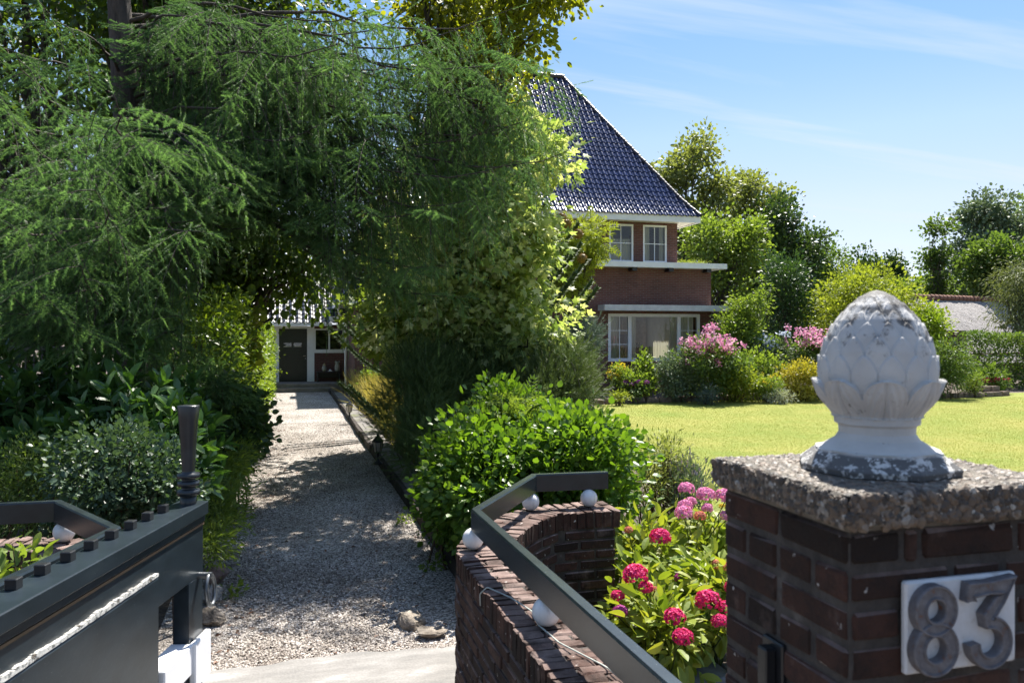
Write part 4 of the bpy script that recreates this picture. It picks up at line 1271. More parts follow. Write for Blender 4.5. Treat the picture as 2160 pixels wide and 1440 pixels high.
# ---------------------------------------------------------------- low curved walls, rails on white balls
WT, WH = .15, .89
def arc_path(pts, step=.02, r=.18):
    P = [np.array(p, float) for p in pts]
    for _ in range(3):
        Q = [P[0]]
        for a, b2 in zip(P[:-1], P[1:]): Q += [a * .8 + b2 * .2, a * .2 + b2 * .8]
        P = Q + [P[-1]]
    P = np.array(P); s = np.concatenate([[0], np.cumsum(np.linalg.norm(np.diff(P, axis=0), axis=1))])
    t = np.arange(0, s[-1], step)
    return np.stack([np.interp(t, s, P[:, 0]), np.interp(t, s, P[:, 1])], 1)
def low_wall(pts, label):
    P = arc_path(pts)
    r = root("garden_wall", label, "low wall", (float(P[:, 0].mean()), float(P[:, 1].mean()), 0))
    T = unit(np.gradient(P, axis=0)); Nn = np.stack([-T[:, 1], T[:, 0]], 1)
    s = np.arange(len(P)) * .02
    core = np.concatenate([P + Nn * (WT - .009), (P - Nn * (WT - .009))[::-1]])
    G = Geo()
    n = len(P)
    Vc = np.concatenate([np.c_[core, np.zeros(2 * n)], np.c_[core, np.full(2 * n, WH - .01)]])
    G.add(Vc, [[i, (i + 1) % (2 * n), 2 * n + (i + 1) % (2 * n), 2 * n + i] for i in range(2 * n)], 1)
    G.add(Vc, [[2 * n + i, 2 * n + i + 1, 4 * n - 2 - i, 4 * n - 1 - i] for i in range(n - 1)], 1)
    co = .0655
    for sd in (1, -1):
        Q = P + Nn * sd * (WT - .045)
        sq = np.concatenate([[0], np.cumsum(np.linalg.norm(np.diff(P + Nn * sd * WT, axis=0), axis=1))])
        k = 0
        z = WH - .115 - co / 2
        while z > -.03:
            a = -(.11 if k % 2 else 0)
            while a < sq[-1] - .03:
                Lb = .222
                x0, x1 = max(a, 0), min(a + Lb, sq[-1])
                if x1 - x0 > .04:
                    mid = (x0 + x1) / 2; i = int(np.interp(mid, sq, np.arange(n)))
                    cpt = np.array([np.interp(mid, sq, Q[:, 0]), np.interp(mid, sq, Q[:, 1])])
                    tx, nx_ = T[i], Nn[i]
                    brick(G, (*(cpt + nx_ * sd * BR.normal(0, .002)), z), np.array([[*tx, 0], [*nx_, 0], [0, 0, 1]]), (x1 - x0 - .012, .09, co - .012))
                a += Lb
            z -= co; k += 1
        # end faces
    for e, tdir in ((0, -1), (n - 1, 1)):
        z = WH - .115 - co / 2; k = 0
        while z > -.03:
            for off, w in (((-.075, .14), (.075, .14)) if k % 2 else ((0, .2), (-.127, .04), (.127, .04))):
                cpt = P[e] + Nn[e] * off - T[e] * tdir * .038
                brick(G, (*cpt, z), np.array([[*Nn[e], 0], [*T[e], 0], [0, 0, 1]]), (w, .09, co - .012))
            z -= co; k += 1
    G.build("brick_body", [M["brick"], M["mortar"]], r)
    G = Geo()
    a = .0
    k = 0
    L = s[-1]
    while a < L:
        i = min(int((a + .03) / .02), n - 1)
        t_, n_ = T[i], Nn[i]
        c0 = P[i] + t_ * (a + .03 - s[i])
        sp_ = .36 if k % 2 else .64
        for (u0, u1) in ((-1, -1 + 2 * sp_), (-1 + 2 * sp_, 1)):
            um, ul = (u0 + u1) / 2 * (WT + .004), (u1 - u0) * (WT + .004)
            brick(G, (*(c0 + n_ * um), WH - .055 + BR.normal(0, .003)), np.array([[*t_, 0], [*n_, 0], [0, 0, 1]]), (.054, ul - .008, .112), .0024)
        a += .0625; k += 1
    G.build("coping", M["brick"], r)
    return r
def rail(pts, balls, label, zr=1.004):
    r = root("handrail", label, "handrail", (pts[0][0], pts[0][1], WH))
    P = np.array(pts, float); n = len(P)
    G = Geo(); V = []
    T = [unit(P[i + 1] - P[i]) for i in range(n - 1)]
    prof = [(-1, 0), (-1, .105), (-.78, .114), (.78, .114), (1, .105), (1, 0)]
    for i in range(n):
        t0, t1 = T[max(i - 1, 0)], T[min(i, n - 2)]
        n0, n1_ = np.array([-t0[1], t0[0]]), np.array([-t1[1], t1[0]])
        mm = unit(n0 + n1_); mm = mm / max(np.dot(mm, n1_), .4)
        V += [(P[i, 0] + mm[0] * u * .024, P[i, 1] + mm[1] * u * .024, zr + v) for u, v in prof]
    k = len(prof); q = []
    for i in range(n - 1): q += [[i * k + t, i * k + (t + 1) % k, (i + 1) * k + (t + 1) % k, (i + 1) * k + t] for t in range(k)]
    G.add(V, q); G.add(V[:k], [list(range(k))]); G.add(V[-k:], [list(range(k))[::-1]])
    G.build("rail", M["rail"], r)
    for x, y in balls:
        G = Geo(); rr = .0575
        G.lathe((x, y, WH + .001), [(rr - rr * math.cos(a), max(rr * math.sin(a), .0005)) for a in np.linspace(0, math.pi, 22)], 30)
        G.build("ball", M["ball"], r)
    return r
m, nt, b = new_mat("rail_paint")
p = pos(nt); n1 = noise(nt, 70, 5, .7, p); n2 = noise(nt, 8, 4, .6, p)
c = ramp(nt, n2, [(.3, (.012, .017, .021)), (.7, (.022, .032, .037))])
c = mixc(nt, ramp(nt, n1, [(.70, (0, 0, 0)), (.74, (.8, .8, .8))]), c, (.35, .36, .34))
nt.links.new(c, b.inputs["Base Color"]); b.inputs["Roughness"].default_value = .27
M["rail"] = m
m, nt, b = new_mat("glazed_white_ball")
p = pos(nt); n1 = noise(nt, 18, 7, .8, pos(nt, (1, 1, .35)))
c = ramp(nt, n1, [(.30, (.34, .33, .32)), (.42, (.66, .65, .64)), (.6, (.72, .72, .71))])
c = mixc(nt, ramp(nt, noise(nt, 260, 2, .5, p), [(.74, (0, 0, 0)), (.77, (.6, .6, .6))]), c, (.2, .18, .16))
nt.links.new(c, b.inputs["Base Color"]); b.inputs["Roughness"].default_value = .3
M["ball"] = m
wr_pts = [(1.0, 1.58), (1.0, 4.10), (1.02, 4.3), (1.28, 4.76), (1.56, 5.04), (1.75, 5.08), (2.07, 5.08)]
mir = lambda pts: [(.28 - x, y) for x, y in pts]
low_wall(wr_pts, "low dark brick wall with a soldier-course top curving right beside the pink hydrangeas")
lat_w = lambda d, l=-1.95: (d * S_ + l * C_, d * C_ - l * S_)
lw_pts = [lat_w(1.7), lat_w(3.7), lat_w(3.9), (-1.0, 4.65), (-1.27, 5.0), (-1.5, 5.05), (-2.2, 5.05)]
low_wall(lw_pts, "low brick wall with a single visible white ball, behind the open gate")
rail([(2.08, 5.10), (1.57, 5.13), (.96, 4.2), (1.0, 1.6)], [(1.94, 5.08), (1.53, 5.075), (.955, 4.24), (.985, 3.05), (1.0, 1.9)],
     "angled charcoal handrail on white balls running down to the numbered pillar")
rail([(-2.3, 5.05), (-1.25, 5.03), lat_w(3.9, -1.92), lat_w(1.7)], [(-1.21, 5.0), lat_w(3.85), lat_w(2.8), (-2.0, 5.05)],
     "dark handrail with one visible white ball, mostly hidden by the gate")
# thin cable lying over the wall
cb_pts = [(.85, 3.62, .80), (.843, 3.60, .86), (.87, 3.57, .897), (.93, 3.40, .90), (.97, 3.2, .902), (.95, 3.05, .90), (.97, 2.85, .90), (1.06, 2.6, .898), (1.08, 2.3, .90)]
G = Geo(); cbp = np.array(cb_pts); tq = np.linspace(0, len(cbp) - 1, 60)
G.tube(np.stack([np.interp(tq, np.arange(len(cbp)), cbp[:, i]) for i in range(3)], 1), .0032, 5)
tag(G.build("cable", plain("pale_cable", (.42, .44, .40), .5, .4), None, tuple(cbp[0])), "thin pale cable lying along the brick wall top under the rail", "cable")

# ---------------------------------------------------------------- the open gate on the left
GE = at(440, 1055, 4.117); GE[2] = 0
gate = root("wooden_gate", "open dark green wooden gate with studs along its top and peeling paint", "gate", tuple(GE))
gu = -VF; gl = -VR           # u: along the gate towards the street, l: away from the drive
m, nt, b = new_mat("old_gate_paint")
p = pos(nt); n1 = noise(nt, 5, 6, .65, pos(nt, (1, 1, 2))); n2 = noise(nt, 85, 5, .7, p)
c = ramp(nt, n1, [(.3, (.010, .016, .021)), (.6, (.017, .026, .034)), (.75, (.030, .040, .047))])
c = mixc(nt, ramp(nt, n2, [(.665, (0, 0, 0)), (.70, (.6, .6, .6))]), c, (.20, .20, .19))
nt.links.new(c, b.inputs["Base Color"]); b.inputs["Roughness"].default_value = .32; b.inputs["Specular IOR Level"].default_value = .35
b.inputs["Coat Weight"].default_value = .08; b.inputs["Coat Roughness"].default_value = .12
bump(nt, b, n1, .12, .01)
M["gate"] = m
m, nt, b = new_mat("peeling_white_edge")
p = pos(nt); n1 = noise(nt, 32, 6, .75, p)
nt.links.new(ramp(nt, n1, [(.36, (.20, .14, .09)), (.42, (.03, .04, .045)), (.5, (.56, .55, .52)), (.7, (.68, .67, .64))]), b.inputs["Base Color"]); b.inputs["Roughness"].default_value = .7
bump(nt, b, n1, .8, .01)
M["peel"] = m
AXG = np.array([gu, gl, VU])
def gbox(G, u0, u1, l0, l1, z0, z1, mat=0, bev=.004):
    c = GE + gu * (u0 + u1) / 2 + gl * (l0 + l1) / 2 + VU * (z0 + z1) / 2
    G.box(c, (u1 - u0, l1 - l0, z1 - z0), mat, .5, bev, AXG)
GLEN = 2.45
G = Geo(); gbox(G, 0, GLEN, 0, .15, 1.135, 1.20); gbox(G, .012, GLEN, .012, .14, 1.10, 1.134); gate_cap = G.build("cap_rail", M["gate"], gate)
G = Geo(); gbox(G, .02, GLEN, .02, .10, .836, 1.099); G.build("top_rail", M["gate"], gate)
G = Geo(); gbox(G, .02, GLEN, .0145, .0195, 1.085, 1.096, 0, 0); G.build("moulding", plain("worn_wood_line", (.13, .085, .05), .7, .2), gate)
G = Geo(); gbox(G, .02, .20, .022, .10, .10, .835); G.build("stile", M["gate"], gate)
G = Geo(); gbox(G, .52, GLEN, .026, .09, .12, .835); gbox(G, .56, GLEN, .006, .030, .16, .985, 0, .012); G.build("panel", M["gate"], gate)
G = Geo()
hz_ = 0.0
for k in range(150):
    u = .57 + k * (GLEN - .6) / 150
    hz_ = .86 * hz_ + BR.normal(0, .0022)
    gbox(G, u, u + (GLEN - .6) / 150, .0045 + .15 * hz_, .031, .9855, .998 + abs(hz_), 0, 0)
G.build("panel_edge", M["peel"], gate)
G = Geo(); gbox(G, .20, .52, .0, .11, .40, .545, 0, .006); gbox(G, -.006, .20, -.012, .02, .32, .545, 0, .006); G.build("lower_rail", M["white"], gate)
G = Geo(); gbox(G, .16, .52, .025, .085, .10, .398); G.build("kick_board", M["gate"], gate)
for k in range(14):
    G = Geo(); u = .27 + k * .165
    if u > GLEN - .05: break
    gbox(G, u - .021, u + .021, .095, .135, 1.199, 1.237, 0, .003)
    G.build("stud", M["black"], gate)
G = Geo(); gbox(G, GLEN, GLEN + .12, -.01, .13, 0, 1.45, 0, .006); G.build("hinge_post", M["gate"], gate)
G = Geo()
rc = GE + gu * .07 + gl * (-.012) + VU * .81
a = np.linspace(0, 2 * math.pi, 33)
G.tube(np.array([rc + gu * (.055 * math.sin(t)) + VU * (-.045 + .075 * math.cos(t)) - gl * (.018 + .012 * (1 - math.cos(t)) / 2) for t in a]), .011, 8)
G.tube([rc + gl * .04 + VU * .03, rc - gl * .03 + VU * .03], .016, 8)
G.build("ring_handle", plain("dull_iron", (.16, .17, .18), .35, .5, 30, .3, metal=.7), gate)
q = GE + gu * .07 + gl * .075
G = Geo()
G.lathe((q[0], q[1], 1.20), [(0, .040), (.035, .040), (.037, .036), (.042, .036), (.044, .055), (.070, .055), (.072, .035), (.088, .035), (.09, .053), (.112, .053), (.114, .033), (.128, .033), (.13, .055), (.150, .055), (.153, .032), (.165, .031), (.30, .038), (.42, .047), (.487, .0535), (.491, .052), (.491, 0.0005)], 32)
G.build("finial", M["charcoal"], gate)
# ---------------------------------------------------------------- leaf materials (base colours of the leaves themselves)
L = {}
L["larch"] = leaf_mat("larch_needle", (.038, .092, .048), (.16, .265, .098), .44, (1.2, 1.3, .7), .55, .3)
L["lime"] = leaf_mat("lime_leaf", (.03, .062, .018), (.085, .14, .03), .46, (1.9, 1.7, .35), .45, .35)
L["beech"] = leaf_mat("beech_leaf", (.10, .14, .02), (.22, .24, .03), .58, (1.7, 1.55, .4), .42, .4)
L["maple"] = leaf_mat("variegated_maple_leaf", (.09, .16, .04), (.30, .38, .13), .5, (1.25, 1.25, .6), .5, .3, c2=(.70, .70, .46))
L["gold"] = leaf_mat("golden_leaf", (.15, .20, .025), (.30, .36, .055), .48, (1.2, 1.15, .5), .5, .3)
L["mid"] = leaf_mat("mid_green_leaf", (.055, .105, .028), (.13, .19, .05), .42, (1.4, 1.4, .5), .5, .3)
L["light"] = leaf_mat("light_green_leaf", (.10, .165, .032), (.22, .29, .06), .45, (1.3, 1.3, .5), .5, .3)
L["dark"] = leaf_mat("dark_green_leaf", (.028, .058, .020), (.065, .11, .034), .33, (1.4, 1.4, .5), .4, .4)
L["olive"] = leaf_mat("olive_leaf", (.12, .15, .045), (.24, .27, .09), .45, (1.3, 1.3, .6), .5, .3)
L["privet"] = leaf_mat("glossy_privet_leaf", (.05, .115, .020), (.15, .25, .036), .42, (1.5, 1.5, .35), .40, .4)
L["laurel"] = leaf_mat("laurel_leaf", (.040, .10, .030), (.085, .165, .045), .28, (1.5, 1.6, .4), .27, .5)
L["hedge"] = leaf_mat("hedge_leaf", (.08, .145, .02), (.21, .29, .036), .45, (1.4, 1.35, .4), .42, .4)
L["pine"] = leaf_mat("pine_needle", (.05, .095, .034), (.115, .17, .055), .2, None, .5, .3)
L["bluepine"] = leaf_mat("blue_needle", (.06, .10, .095), (.13, .18, .165), .12, None, .6, .25)
L["grey"] = leaf_mat("grey_green_leaf", (.085, .13, .075), (.18, .235, .14), .25, (1.2, 1.2, .8), .5, .3)
L["silver"] = leaf_mat("silver_leaf", (.26, .29, .25), (.45, .47, .42), .2, None, .7, .2)
L["monkey"] = leaf_mat("monkey_puzzle_scale", (.035, .065, .028), (.09, .13, .05), .08, None, .6, .2)
L["holly"] = leaf_mat("holly_leaf", (.03, .065, .025), (.075, .13, .045), .25, (1.3, 1.4, .5), .45, .35)
L["willow"] = leaf_mat("willow_leaf", (.10, .13, .045), (.20, .225, .10), .3, (1.2, 1.2, .6), .55, .3)
L["straw"] = leaf_mat("dry_grass_blade", (.20, .17, .05), (.42, .35, .14), .35, None, .7, .2)
# ---------------------------------------------------------------- larch: weeping branchlets of needle brushes
z_clear = lambda p: True       # branches are pruned clear of the drive
def larch(name, label, base, tips, seed, tall=13.0, extra=46, tr=.21):
    rng = np.random.default_rng(seed)
    base = np.array(base, float)
    r = root(name, label, "larch tree", base)
    K, N = Geo(), Geo()
    hs = np.linspace(0, tall, 16)
    tp = np.stack([base[0] + .10 * np.sin(hs * .6), base[1] + .08 * np.cos(hs * .5), hs], 1)
    K.tube(tp, tr * (1 - .85 * hs / tall) * (1 + .35 * np.exp(-hs * 2)), 12)
    tw_p, tw_d, tw_s, tw_v = [], [], [], []
    jobs = [(np.array(t, float), 1.0) for t in tips]
    for i in range(extra):
        z = rng.uniform(5.6, tall * .97); L_ = (1 - z / tall) * 4.6 + .6
        a = rng.uniform(0, 2 * math.pi)
        jobs.append((np.array([base[0] + math.cos(a) * L_, base[1] + math.sin(a) * L_, z]), .55))
    for tip, dens in jobs:
        hz = np.clip(tip[2] - rng.uniform(-.15, .55), 1.6 if tip[0] < -.8 else 3.75 + .5 * rng.random(), tall * .96)
        st = np.array([np.interp(hz, hs, tp[:, 0]), np.interp(hz, hs, tp[:, 1]), hz])
        Lm = np.linalg.norm(tip - st)
        n = 14
        t = np.linspace(0, 1, n)
        P = st + (tip - st) * t[:, None]
        P[:, 2] += Lm * (.10 * np.sin(math.pi * t) - .10 * np.sin(math.pi * t ** 2.2) )
        P[1:-1, :2] += rng.normal(size=(n - 2, 2)) * .03 * Lm * .4
        K.tube(P, np.linspace(.010 + .005 * Lm, .003, n), 6)
        T = unit(np.gradient(P, axis=0))
        s = np.concatenate([[0], np.cumsum(np.linalg.norm(np.diff(P, axis=0), axis=1))])
        q = .10 * s[-1]
        k = 0
        while q < s[-1]:
            f = q / s[-1]
            p = np.array([np.interp(q, s, P[:, c]) for c in range(3)]); tg = unit(np.array([np.interp(q, s, T[:, c]) for c in range(3)]))
            side = unit(np.cross(tg, [0, 0, 1.0])) * (1 if k % 2 else -1)
            ang = rng.uniform(.55, 1.15)
            d = unit(tg * math.cos(ang) + side * math.sin(ang) + np.array([0, 0, rng.uniform(-.8, .3)]))
            sl = (.42 + .60 * math.sin(math.pi * (.15 + .75 * (1 - f)))) * rng.uniform(.55, 1.15) * min(1, Lm / 2.2)
            droop = rng.uniform(.35, 1.1)
            m = 6
            u = np.linspace(0, 1, m)[:, None]
            hang = rng.random() < (.72 if tip[0] > -.8 else .25)
            if hang:      # strands that hang straight down from the limb
                B = p + d * sl * .38 * (1 - (1 - u) ** 2)
                B[:, 2] -= sl * 1.05 * u[:, 0] ** 1.35
            else:
                B = p + d * sl * u
                B[:, 2] -= droop * sl * (u[:, 0] ** 1.8) * .75
            lim = (3.3 if -.95 < B[-1, 0] < .35 else ((2.3 + max(0, B[-1, 0] - 1.55) * 1.1) if B[-1, 0] >= .35 else 1.9)) + rng.normal(0, .30)
            if B[-1, 2] < lim:
                if p[2] < lim - .15: q += .10; k += 1; continue
                B[:, 2] = p[2] + (np.maximum(lim, p[2] - .25) - p[2]) * (u[:, 0] ** 1.8)
            K.tube(B, np.linspace(.0042, .0014, m), 4, 0, .5, False)
            BT = unit(np.gradient(B, axis=0))
            sp_ = .055 if hang else .042
            nt_ = max(3, int(sl / sp_ * dens))
            pn = unit(np.cross(bt_ := unit(B[-1] - B[0]), [0.02, .01, 1.0]))
            for e in range(nt_):
                g = (e + .6) / nt_ if e < nt_ - 1 else 1.0
                i0 = g * (m - 1); ia = min(int(i0), m - 2)
                bp = B[ia] + (B[ia + 1] - B[ia]) * (i0 - ia); bt = BT[min(ia + 1, m - 1)]
                sd = (pn if not hang else unit(np.cross(bt, rng.normal(size=3)))) * (1 if e % 2 else -1)
                if hang:
                    td = unit(bt * rng.uniform(.5, 1.0) + sd * rng.uniform(.3, .9) + np.array([0, 0, rng.uniform(-.4, .1)]))
                    ln = rng.uniform(.09, .20)
                else:      # flat feathered spray
                    td = unit(bt * .75 + sd * .75 + rng.normal(size=3) * .10 + np.array([0, 0, -.22]))
                    ln = (.10 + .17 * math.sin(math.pi * (.25 + .65 * g))) * rng.uniform(.8, 1.15)
                if e == nt_ - 1: td = bt; ln = .22
                tw_p.append(bp); tw_d.append(td); tw_s.append(ln); tw_v.append(np.clip(.30 * g + .25 * f + .45 * rng.random(), 0, 1))
            q += (rng.uniform(.12, .24) if tip[0] < -.8 else rng.uniform(.08, .15)) / dens
            k += 1
        tw_p.append(tip); tw_d.append(T[-1]); tw_s.append(.24); tw_v.append(.8)
    tw_p, tw_d, tw_s, tw_v = map(np.array, (tw_p, tw_d, tw_s, tw_v))
    sel = rng.integers(0, 2, len(tw_p)) + 2 * (tw_s > .20)
    for i, tpl in enumerate(T_LARCH):
        m = sel == i
        N.leaves(tpl, tw_p[m], tw_d[m], rng.normal(size=(m.sum(), 3)), tw_s[m], 0, tw_v[m])
    K.build("trunk", M["bark"], r)
    N.build("needles", L["larch"], r)
    return len(tw_p)
LB = at(262, 900, 9.6); LB[2] = 0
tips = [at(*q) for q in [
    (1205, 315, 8.6), (1125, 150, 9.0), (1210, 180, 9.2), (1090, 340, 8.2), (1000, 420, 8.2), (905, 500, 8.6),
    (830, 590, 9.0), (960, 625, 9.2), (770, 500, 9.0), (900, 110, 8.6), (1000, 50, 8.8), (830, 260, 8.0), (710, 140, 8.2), (745, 350, 8.6), (610, 250, 8.4),
    (560, 70, 8.2), (1060, 90, 9.4), (880, 390, 9.4), (930, 300, 9.8), (690, 470, 9.4), (640, 30, 8.6), (780, 20, 9), (860, 170, 9.6), (1110, 260, 9.8), (940, 560, 8.2),
    (300, 250, 6.6), (150, 300, 6.0), (30, 250, 6.2), (-40, 400, 5.6), (100, 480, 6.0), (225, 500, 6.2), (325, 520, 6.6), (430, 570, 7.2), (455, 650, 7.6),
    (385, 660, 7.2), (60, 600, 6.4), (150, 640, 6.6), (430, 400, 7.4), (520, 480, 8.4), (30, 100, 6.4), (305, 400, 6.6),
    (-20, 550, 5.9), (240, 610, 7.0), (330, 600, 7.6), (90, 380, 6.8), (480, 280, 7.4), (200, 400, 5.6), (20, 480, 6.8), (-60, 150, 6.2), (400, 480, 6.4), (170, 560, 5.9), (500, 560, 8.8), (930, 180, 9.2), (1010, 190, 9.0), (1060, 260, 8.8), (960, 330, 8.8), (1040, 380, 9.2), (1090, 200, 9.5), (870, 300, 8.6), (900, 230, 9.6), (1000, 300, 9.4), (890, 620, 8.8), (1080, 20, 9.4), (60, -20, 7.6), (-60, 40, 7.2), (480, -20, 8.0), (740, 60, 7.8), (560, 160, 7.6), (240, 200, 6.0), (380, 280, 6.8), (-80, 330, 6.4), (480, 380, 7.0), (20, 620, 6.0), (280, 660, 6.6), (120, 560, 6.8), (680, 260, 7.8), (860, 20, 8.4), (800, 180, 9.4), (760, 420, 8.2), (840, 330, 9.0), (1100, 110, 8.6), (920, 440, 8.0), (660, 100, 9.2), (1150, 240, 8.8)]]
LARCH_N = larch("larch_tree", "big larch with blue-green weeping needle branches spreading over the drive", LB, tips, 21)

# ---------------------------------------------------------------- broadleaf trees behind the larch, left of the drive
GL = "dark broadleaf trees behind the larch"
def back_tree(px, d, x0, x1, y0, y1, label, seed, ncl, per=26, lm="lime", leaf=.105, tr=.17, dep=3.6, more=()):
    b = at(px, 900, d); b[2] = 0
    tree("broadleaf_tree", label, "tree", b, tr, [ell(x0, x1, y0, y1, d, dep)] + [ell(*m_) for m_ in more], ncl, per, .30, leaf, L[lm], T_ROUND, "bark", seed, GL, 46, bias=.5, droop=.35, up=.5)
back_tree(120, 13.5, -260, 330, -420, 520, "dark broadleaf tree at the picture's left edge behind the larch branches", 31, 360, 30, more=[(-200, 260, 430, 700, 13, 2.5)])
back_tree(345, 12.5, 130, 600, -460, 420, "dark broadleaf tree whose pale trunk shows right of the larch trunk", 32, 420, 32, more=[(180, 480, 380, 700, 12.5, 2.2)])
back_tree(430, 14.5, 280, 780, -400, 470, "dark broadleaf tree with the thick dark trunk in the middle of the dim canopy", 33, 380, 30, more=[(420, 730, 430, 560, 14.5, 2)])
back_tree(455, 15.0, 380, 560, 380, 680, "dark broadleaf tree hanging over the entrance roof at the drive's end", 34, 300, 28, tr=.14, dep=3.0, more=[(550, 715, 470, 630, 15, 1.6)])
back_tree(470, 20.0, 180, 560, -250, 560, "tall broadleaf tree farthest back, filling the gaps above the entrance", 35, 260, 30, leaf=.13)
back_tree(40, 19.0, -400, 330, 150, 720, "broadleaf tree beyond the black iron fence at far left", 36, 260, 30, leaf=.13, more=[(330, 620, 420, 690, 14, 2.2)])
# beech whose branch reaches over the roof
bb = at(862, 900, 14.2); bb[2] = 0
tree("beech_tree", "beech with yellow-green leaves reaching over the roof ridge at the picture's top", "beech tree", bb, .2,
     [ell(960, 1240, -160, 62, 11.5, 1.6), ell(1000, 1165, 20, 165, 11.5, 1.2), ell(840, 1080, -120, 120, 13, 2.4), ell(1130, 1250, -40, 18, 11.5, .8), ell(860, 1080, 40, 260, 12.5, 1.6)], 330, 34, .15, .085, L["beech"], T_ROUND, "bark", 41, None, 34, fork=.5, bias=.6, droop=.3)
# variegated maple
mb = at(890, 900, 13.2); mb[2] = 0
tree("variegated_maple", "maple with cream-edged pale leaves beside the villa wall, right of the drive", "maple tree", mb, .12,
     [ell(800, 1180, 330, 780, 13.2, 3.0), ell(1040, 1210, 585, 800, 12.7, 1.5), ell(1030, 1200, 255, 430, 13.0, 1.4), ell(950, 1150, 380, 640, 13.0, 1.8), ell(930, 1130, 160, 400, 13.4, 1.8), ell(890, 1090, 590, 800, 12.6, 1.6)], 680, 30, .17, .115, L["maple"], T_MAPLE, "bark", 42, None, 60, bias=.33, droop=.45, fork=.2, up=.5)
tree("green_maple", "green-leaved maple shading the drive edge in front of the wing wall", "maple tree", at(850, 900, 14.6) * [1, 1, 0], .10,
     [ell(775, 960, 560, 775, 14.4, 2.2), ell(840, 1030, 530, 765, 14.2, 2.0)], 230, 26, .18, .13, L["light"], T_MAPLE, "bark", 43, None, 40, bias=.4, droop=.5, fork=.25)
# golden pinnate tree in front of the house wall
gb = at(1215, 900, 19.5); gb[2] = 0
tree("golden_tree", "small tree with lime-yellow feathery leaves against the villa's brick wall", "tree", gb, .08,
     [ell(1185, 1278, 466, 550, 19.5, 1.6), ell(1155, 1235, 530, 640, 19.5, 1.4)], 150, 9, .13, .22, L["gold"], T_PINNATE, "bark", 44, None, 40, bias=.45, droop=.55, fork=.35)

# monkey puzzle
def monkey(base, arms, cones, label, seed):
    rng = np.random.default_rng(seed)
    r = root("monkey_puzzle_tree", label, "monkey puzzle", base)
    K, S = Geo(), Geo()
    hz = np.linspace(0, 6.2, 12)
    K.tube(np.stack([np.full(12, base[0]), np.full(12, base[1]), hz], 1), .13 - .012 * hz, 10)
    K.build("trunk", M["bark_grey"], r)
    Pp, Dd, Nn, Ss = [], [], [], []
    for tip, zz_ in arms:
        tip = np.array(tip); a = np.array([base[0], base[1], zz_])
        n = 26; t = np.linspace(0, 1, n)
        L_ = np.linalg.norm(tip - a)
        P = a + (tip - a) * t[:, None]; P[:, 2] -= .30 * L_ * np.sin(math.pi * t ** 1.1) * (1 - .15 * t)
        S.tube(P, np.linspace(.035, .03, n), 6)
        T = unit(np.gradient(P, axis=0)); s = np.concatenate([[0], np.cumsum(np.linalg.norm(np.diff(P, axis=0), axis=1))])
        m = int(s[-1] / .0105 * 2.2)
        q = np.sort(rng.random(m)) * s[-1]
        p = np.stack([np.interp(q, s, P[:, c]) for c in range(3)], 1); tg = unit(np.stack([np.interp(q, s, T[:, c]) for c in range(3)], 1))
        rd = unit(np.cross(tg, rng.normal(size=(m, 3))))
        Pp.append(p + rd * .022); Dd.append(unit(tg * .8 + rd * .75)); Nn.append(rd); Ss.append(rng.uniform(.065, .095, m))
    S.leaves((np.array([[-.28, 0, 0], [.28, 0, 0], [0, 1, .12]]), np.array([[0, 1, 2]])), np.concatenate(Pp), np.concatenate(Dd), np.concatenate(Nn), np.concatenate(Ss))
    S.build("branches", L["monkey"], r)
    for c in cones:
        G = Geo()
        V = ICO2[0] * (1 + rng.normal(0, .05, (len(ICO2[0]), 1))) * np.array([.085, .085, .09]) + np.array(c)
        G.add(V, ICO2[1], 0, rng.random(len(ICO2[1])))
        G.leaves((np.array([[-.2, 0, 0], [.2, 0, 0], [0, 1, 0]]), np.array([[0, 1, 2]])), V, unit(V - np.array(c)), rng.normal(size=V.shape), np.full(len(V), .035), 0)
        G.build("cone", leaf_mat("golden_cone", (.10, .07, .015), (.30, .18, .03), .05), r)
mkb = at(990, 900, 17.0); mkb[2] = 0
MZ = lambda y, d: H + (HOR - y) / F * d
monkey(mkb, [(at(*t_), MZ(yz, 17)) for t_, yz in [((1222, 470, 16.2), 560), ((1228, 512, 16.0), 600), ((1238, 546, 15.8), 640), ((1262, 605, 15.8), 690), ((1200, 470, 16.6), 520), ((1185, 462, 16.4), 540), ((1250, 590, 16.2), 710),
                                          ((1215, 575, 15.6), 680), ((1240, 625, 16.4), 735), ((706, 672, 15.8), 690), ((694, 690, 16.0), 735), ((728, 676, 15.6), 720), ((714, 806, 15.4), 815), ((735, 812, 15.2), 820), ((1150, 430, 17), 480), ((1090, 420, 18), 500), ((1205, 525, 17), 610)]],
       [at(1196, 472, 16.2), at(1172, 478, 16.4), at(1185, 459, 16.4), at(1220, 493, 16.0), at(1228, 545, 15.8)], "spiky monkey puzzle tree with rope-like arms and round golden cones", 51)
for k_ in [m_ for m_ in bpy.data.materials if m_.name.startswith("golden_cone.")]: pass

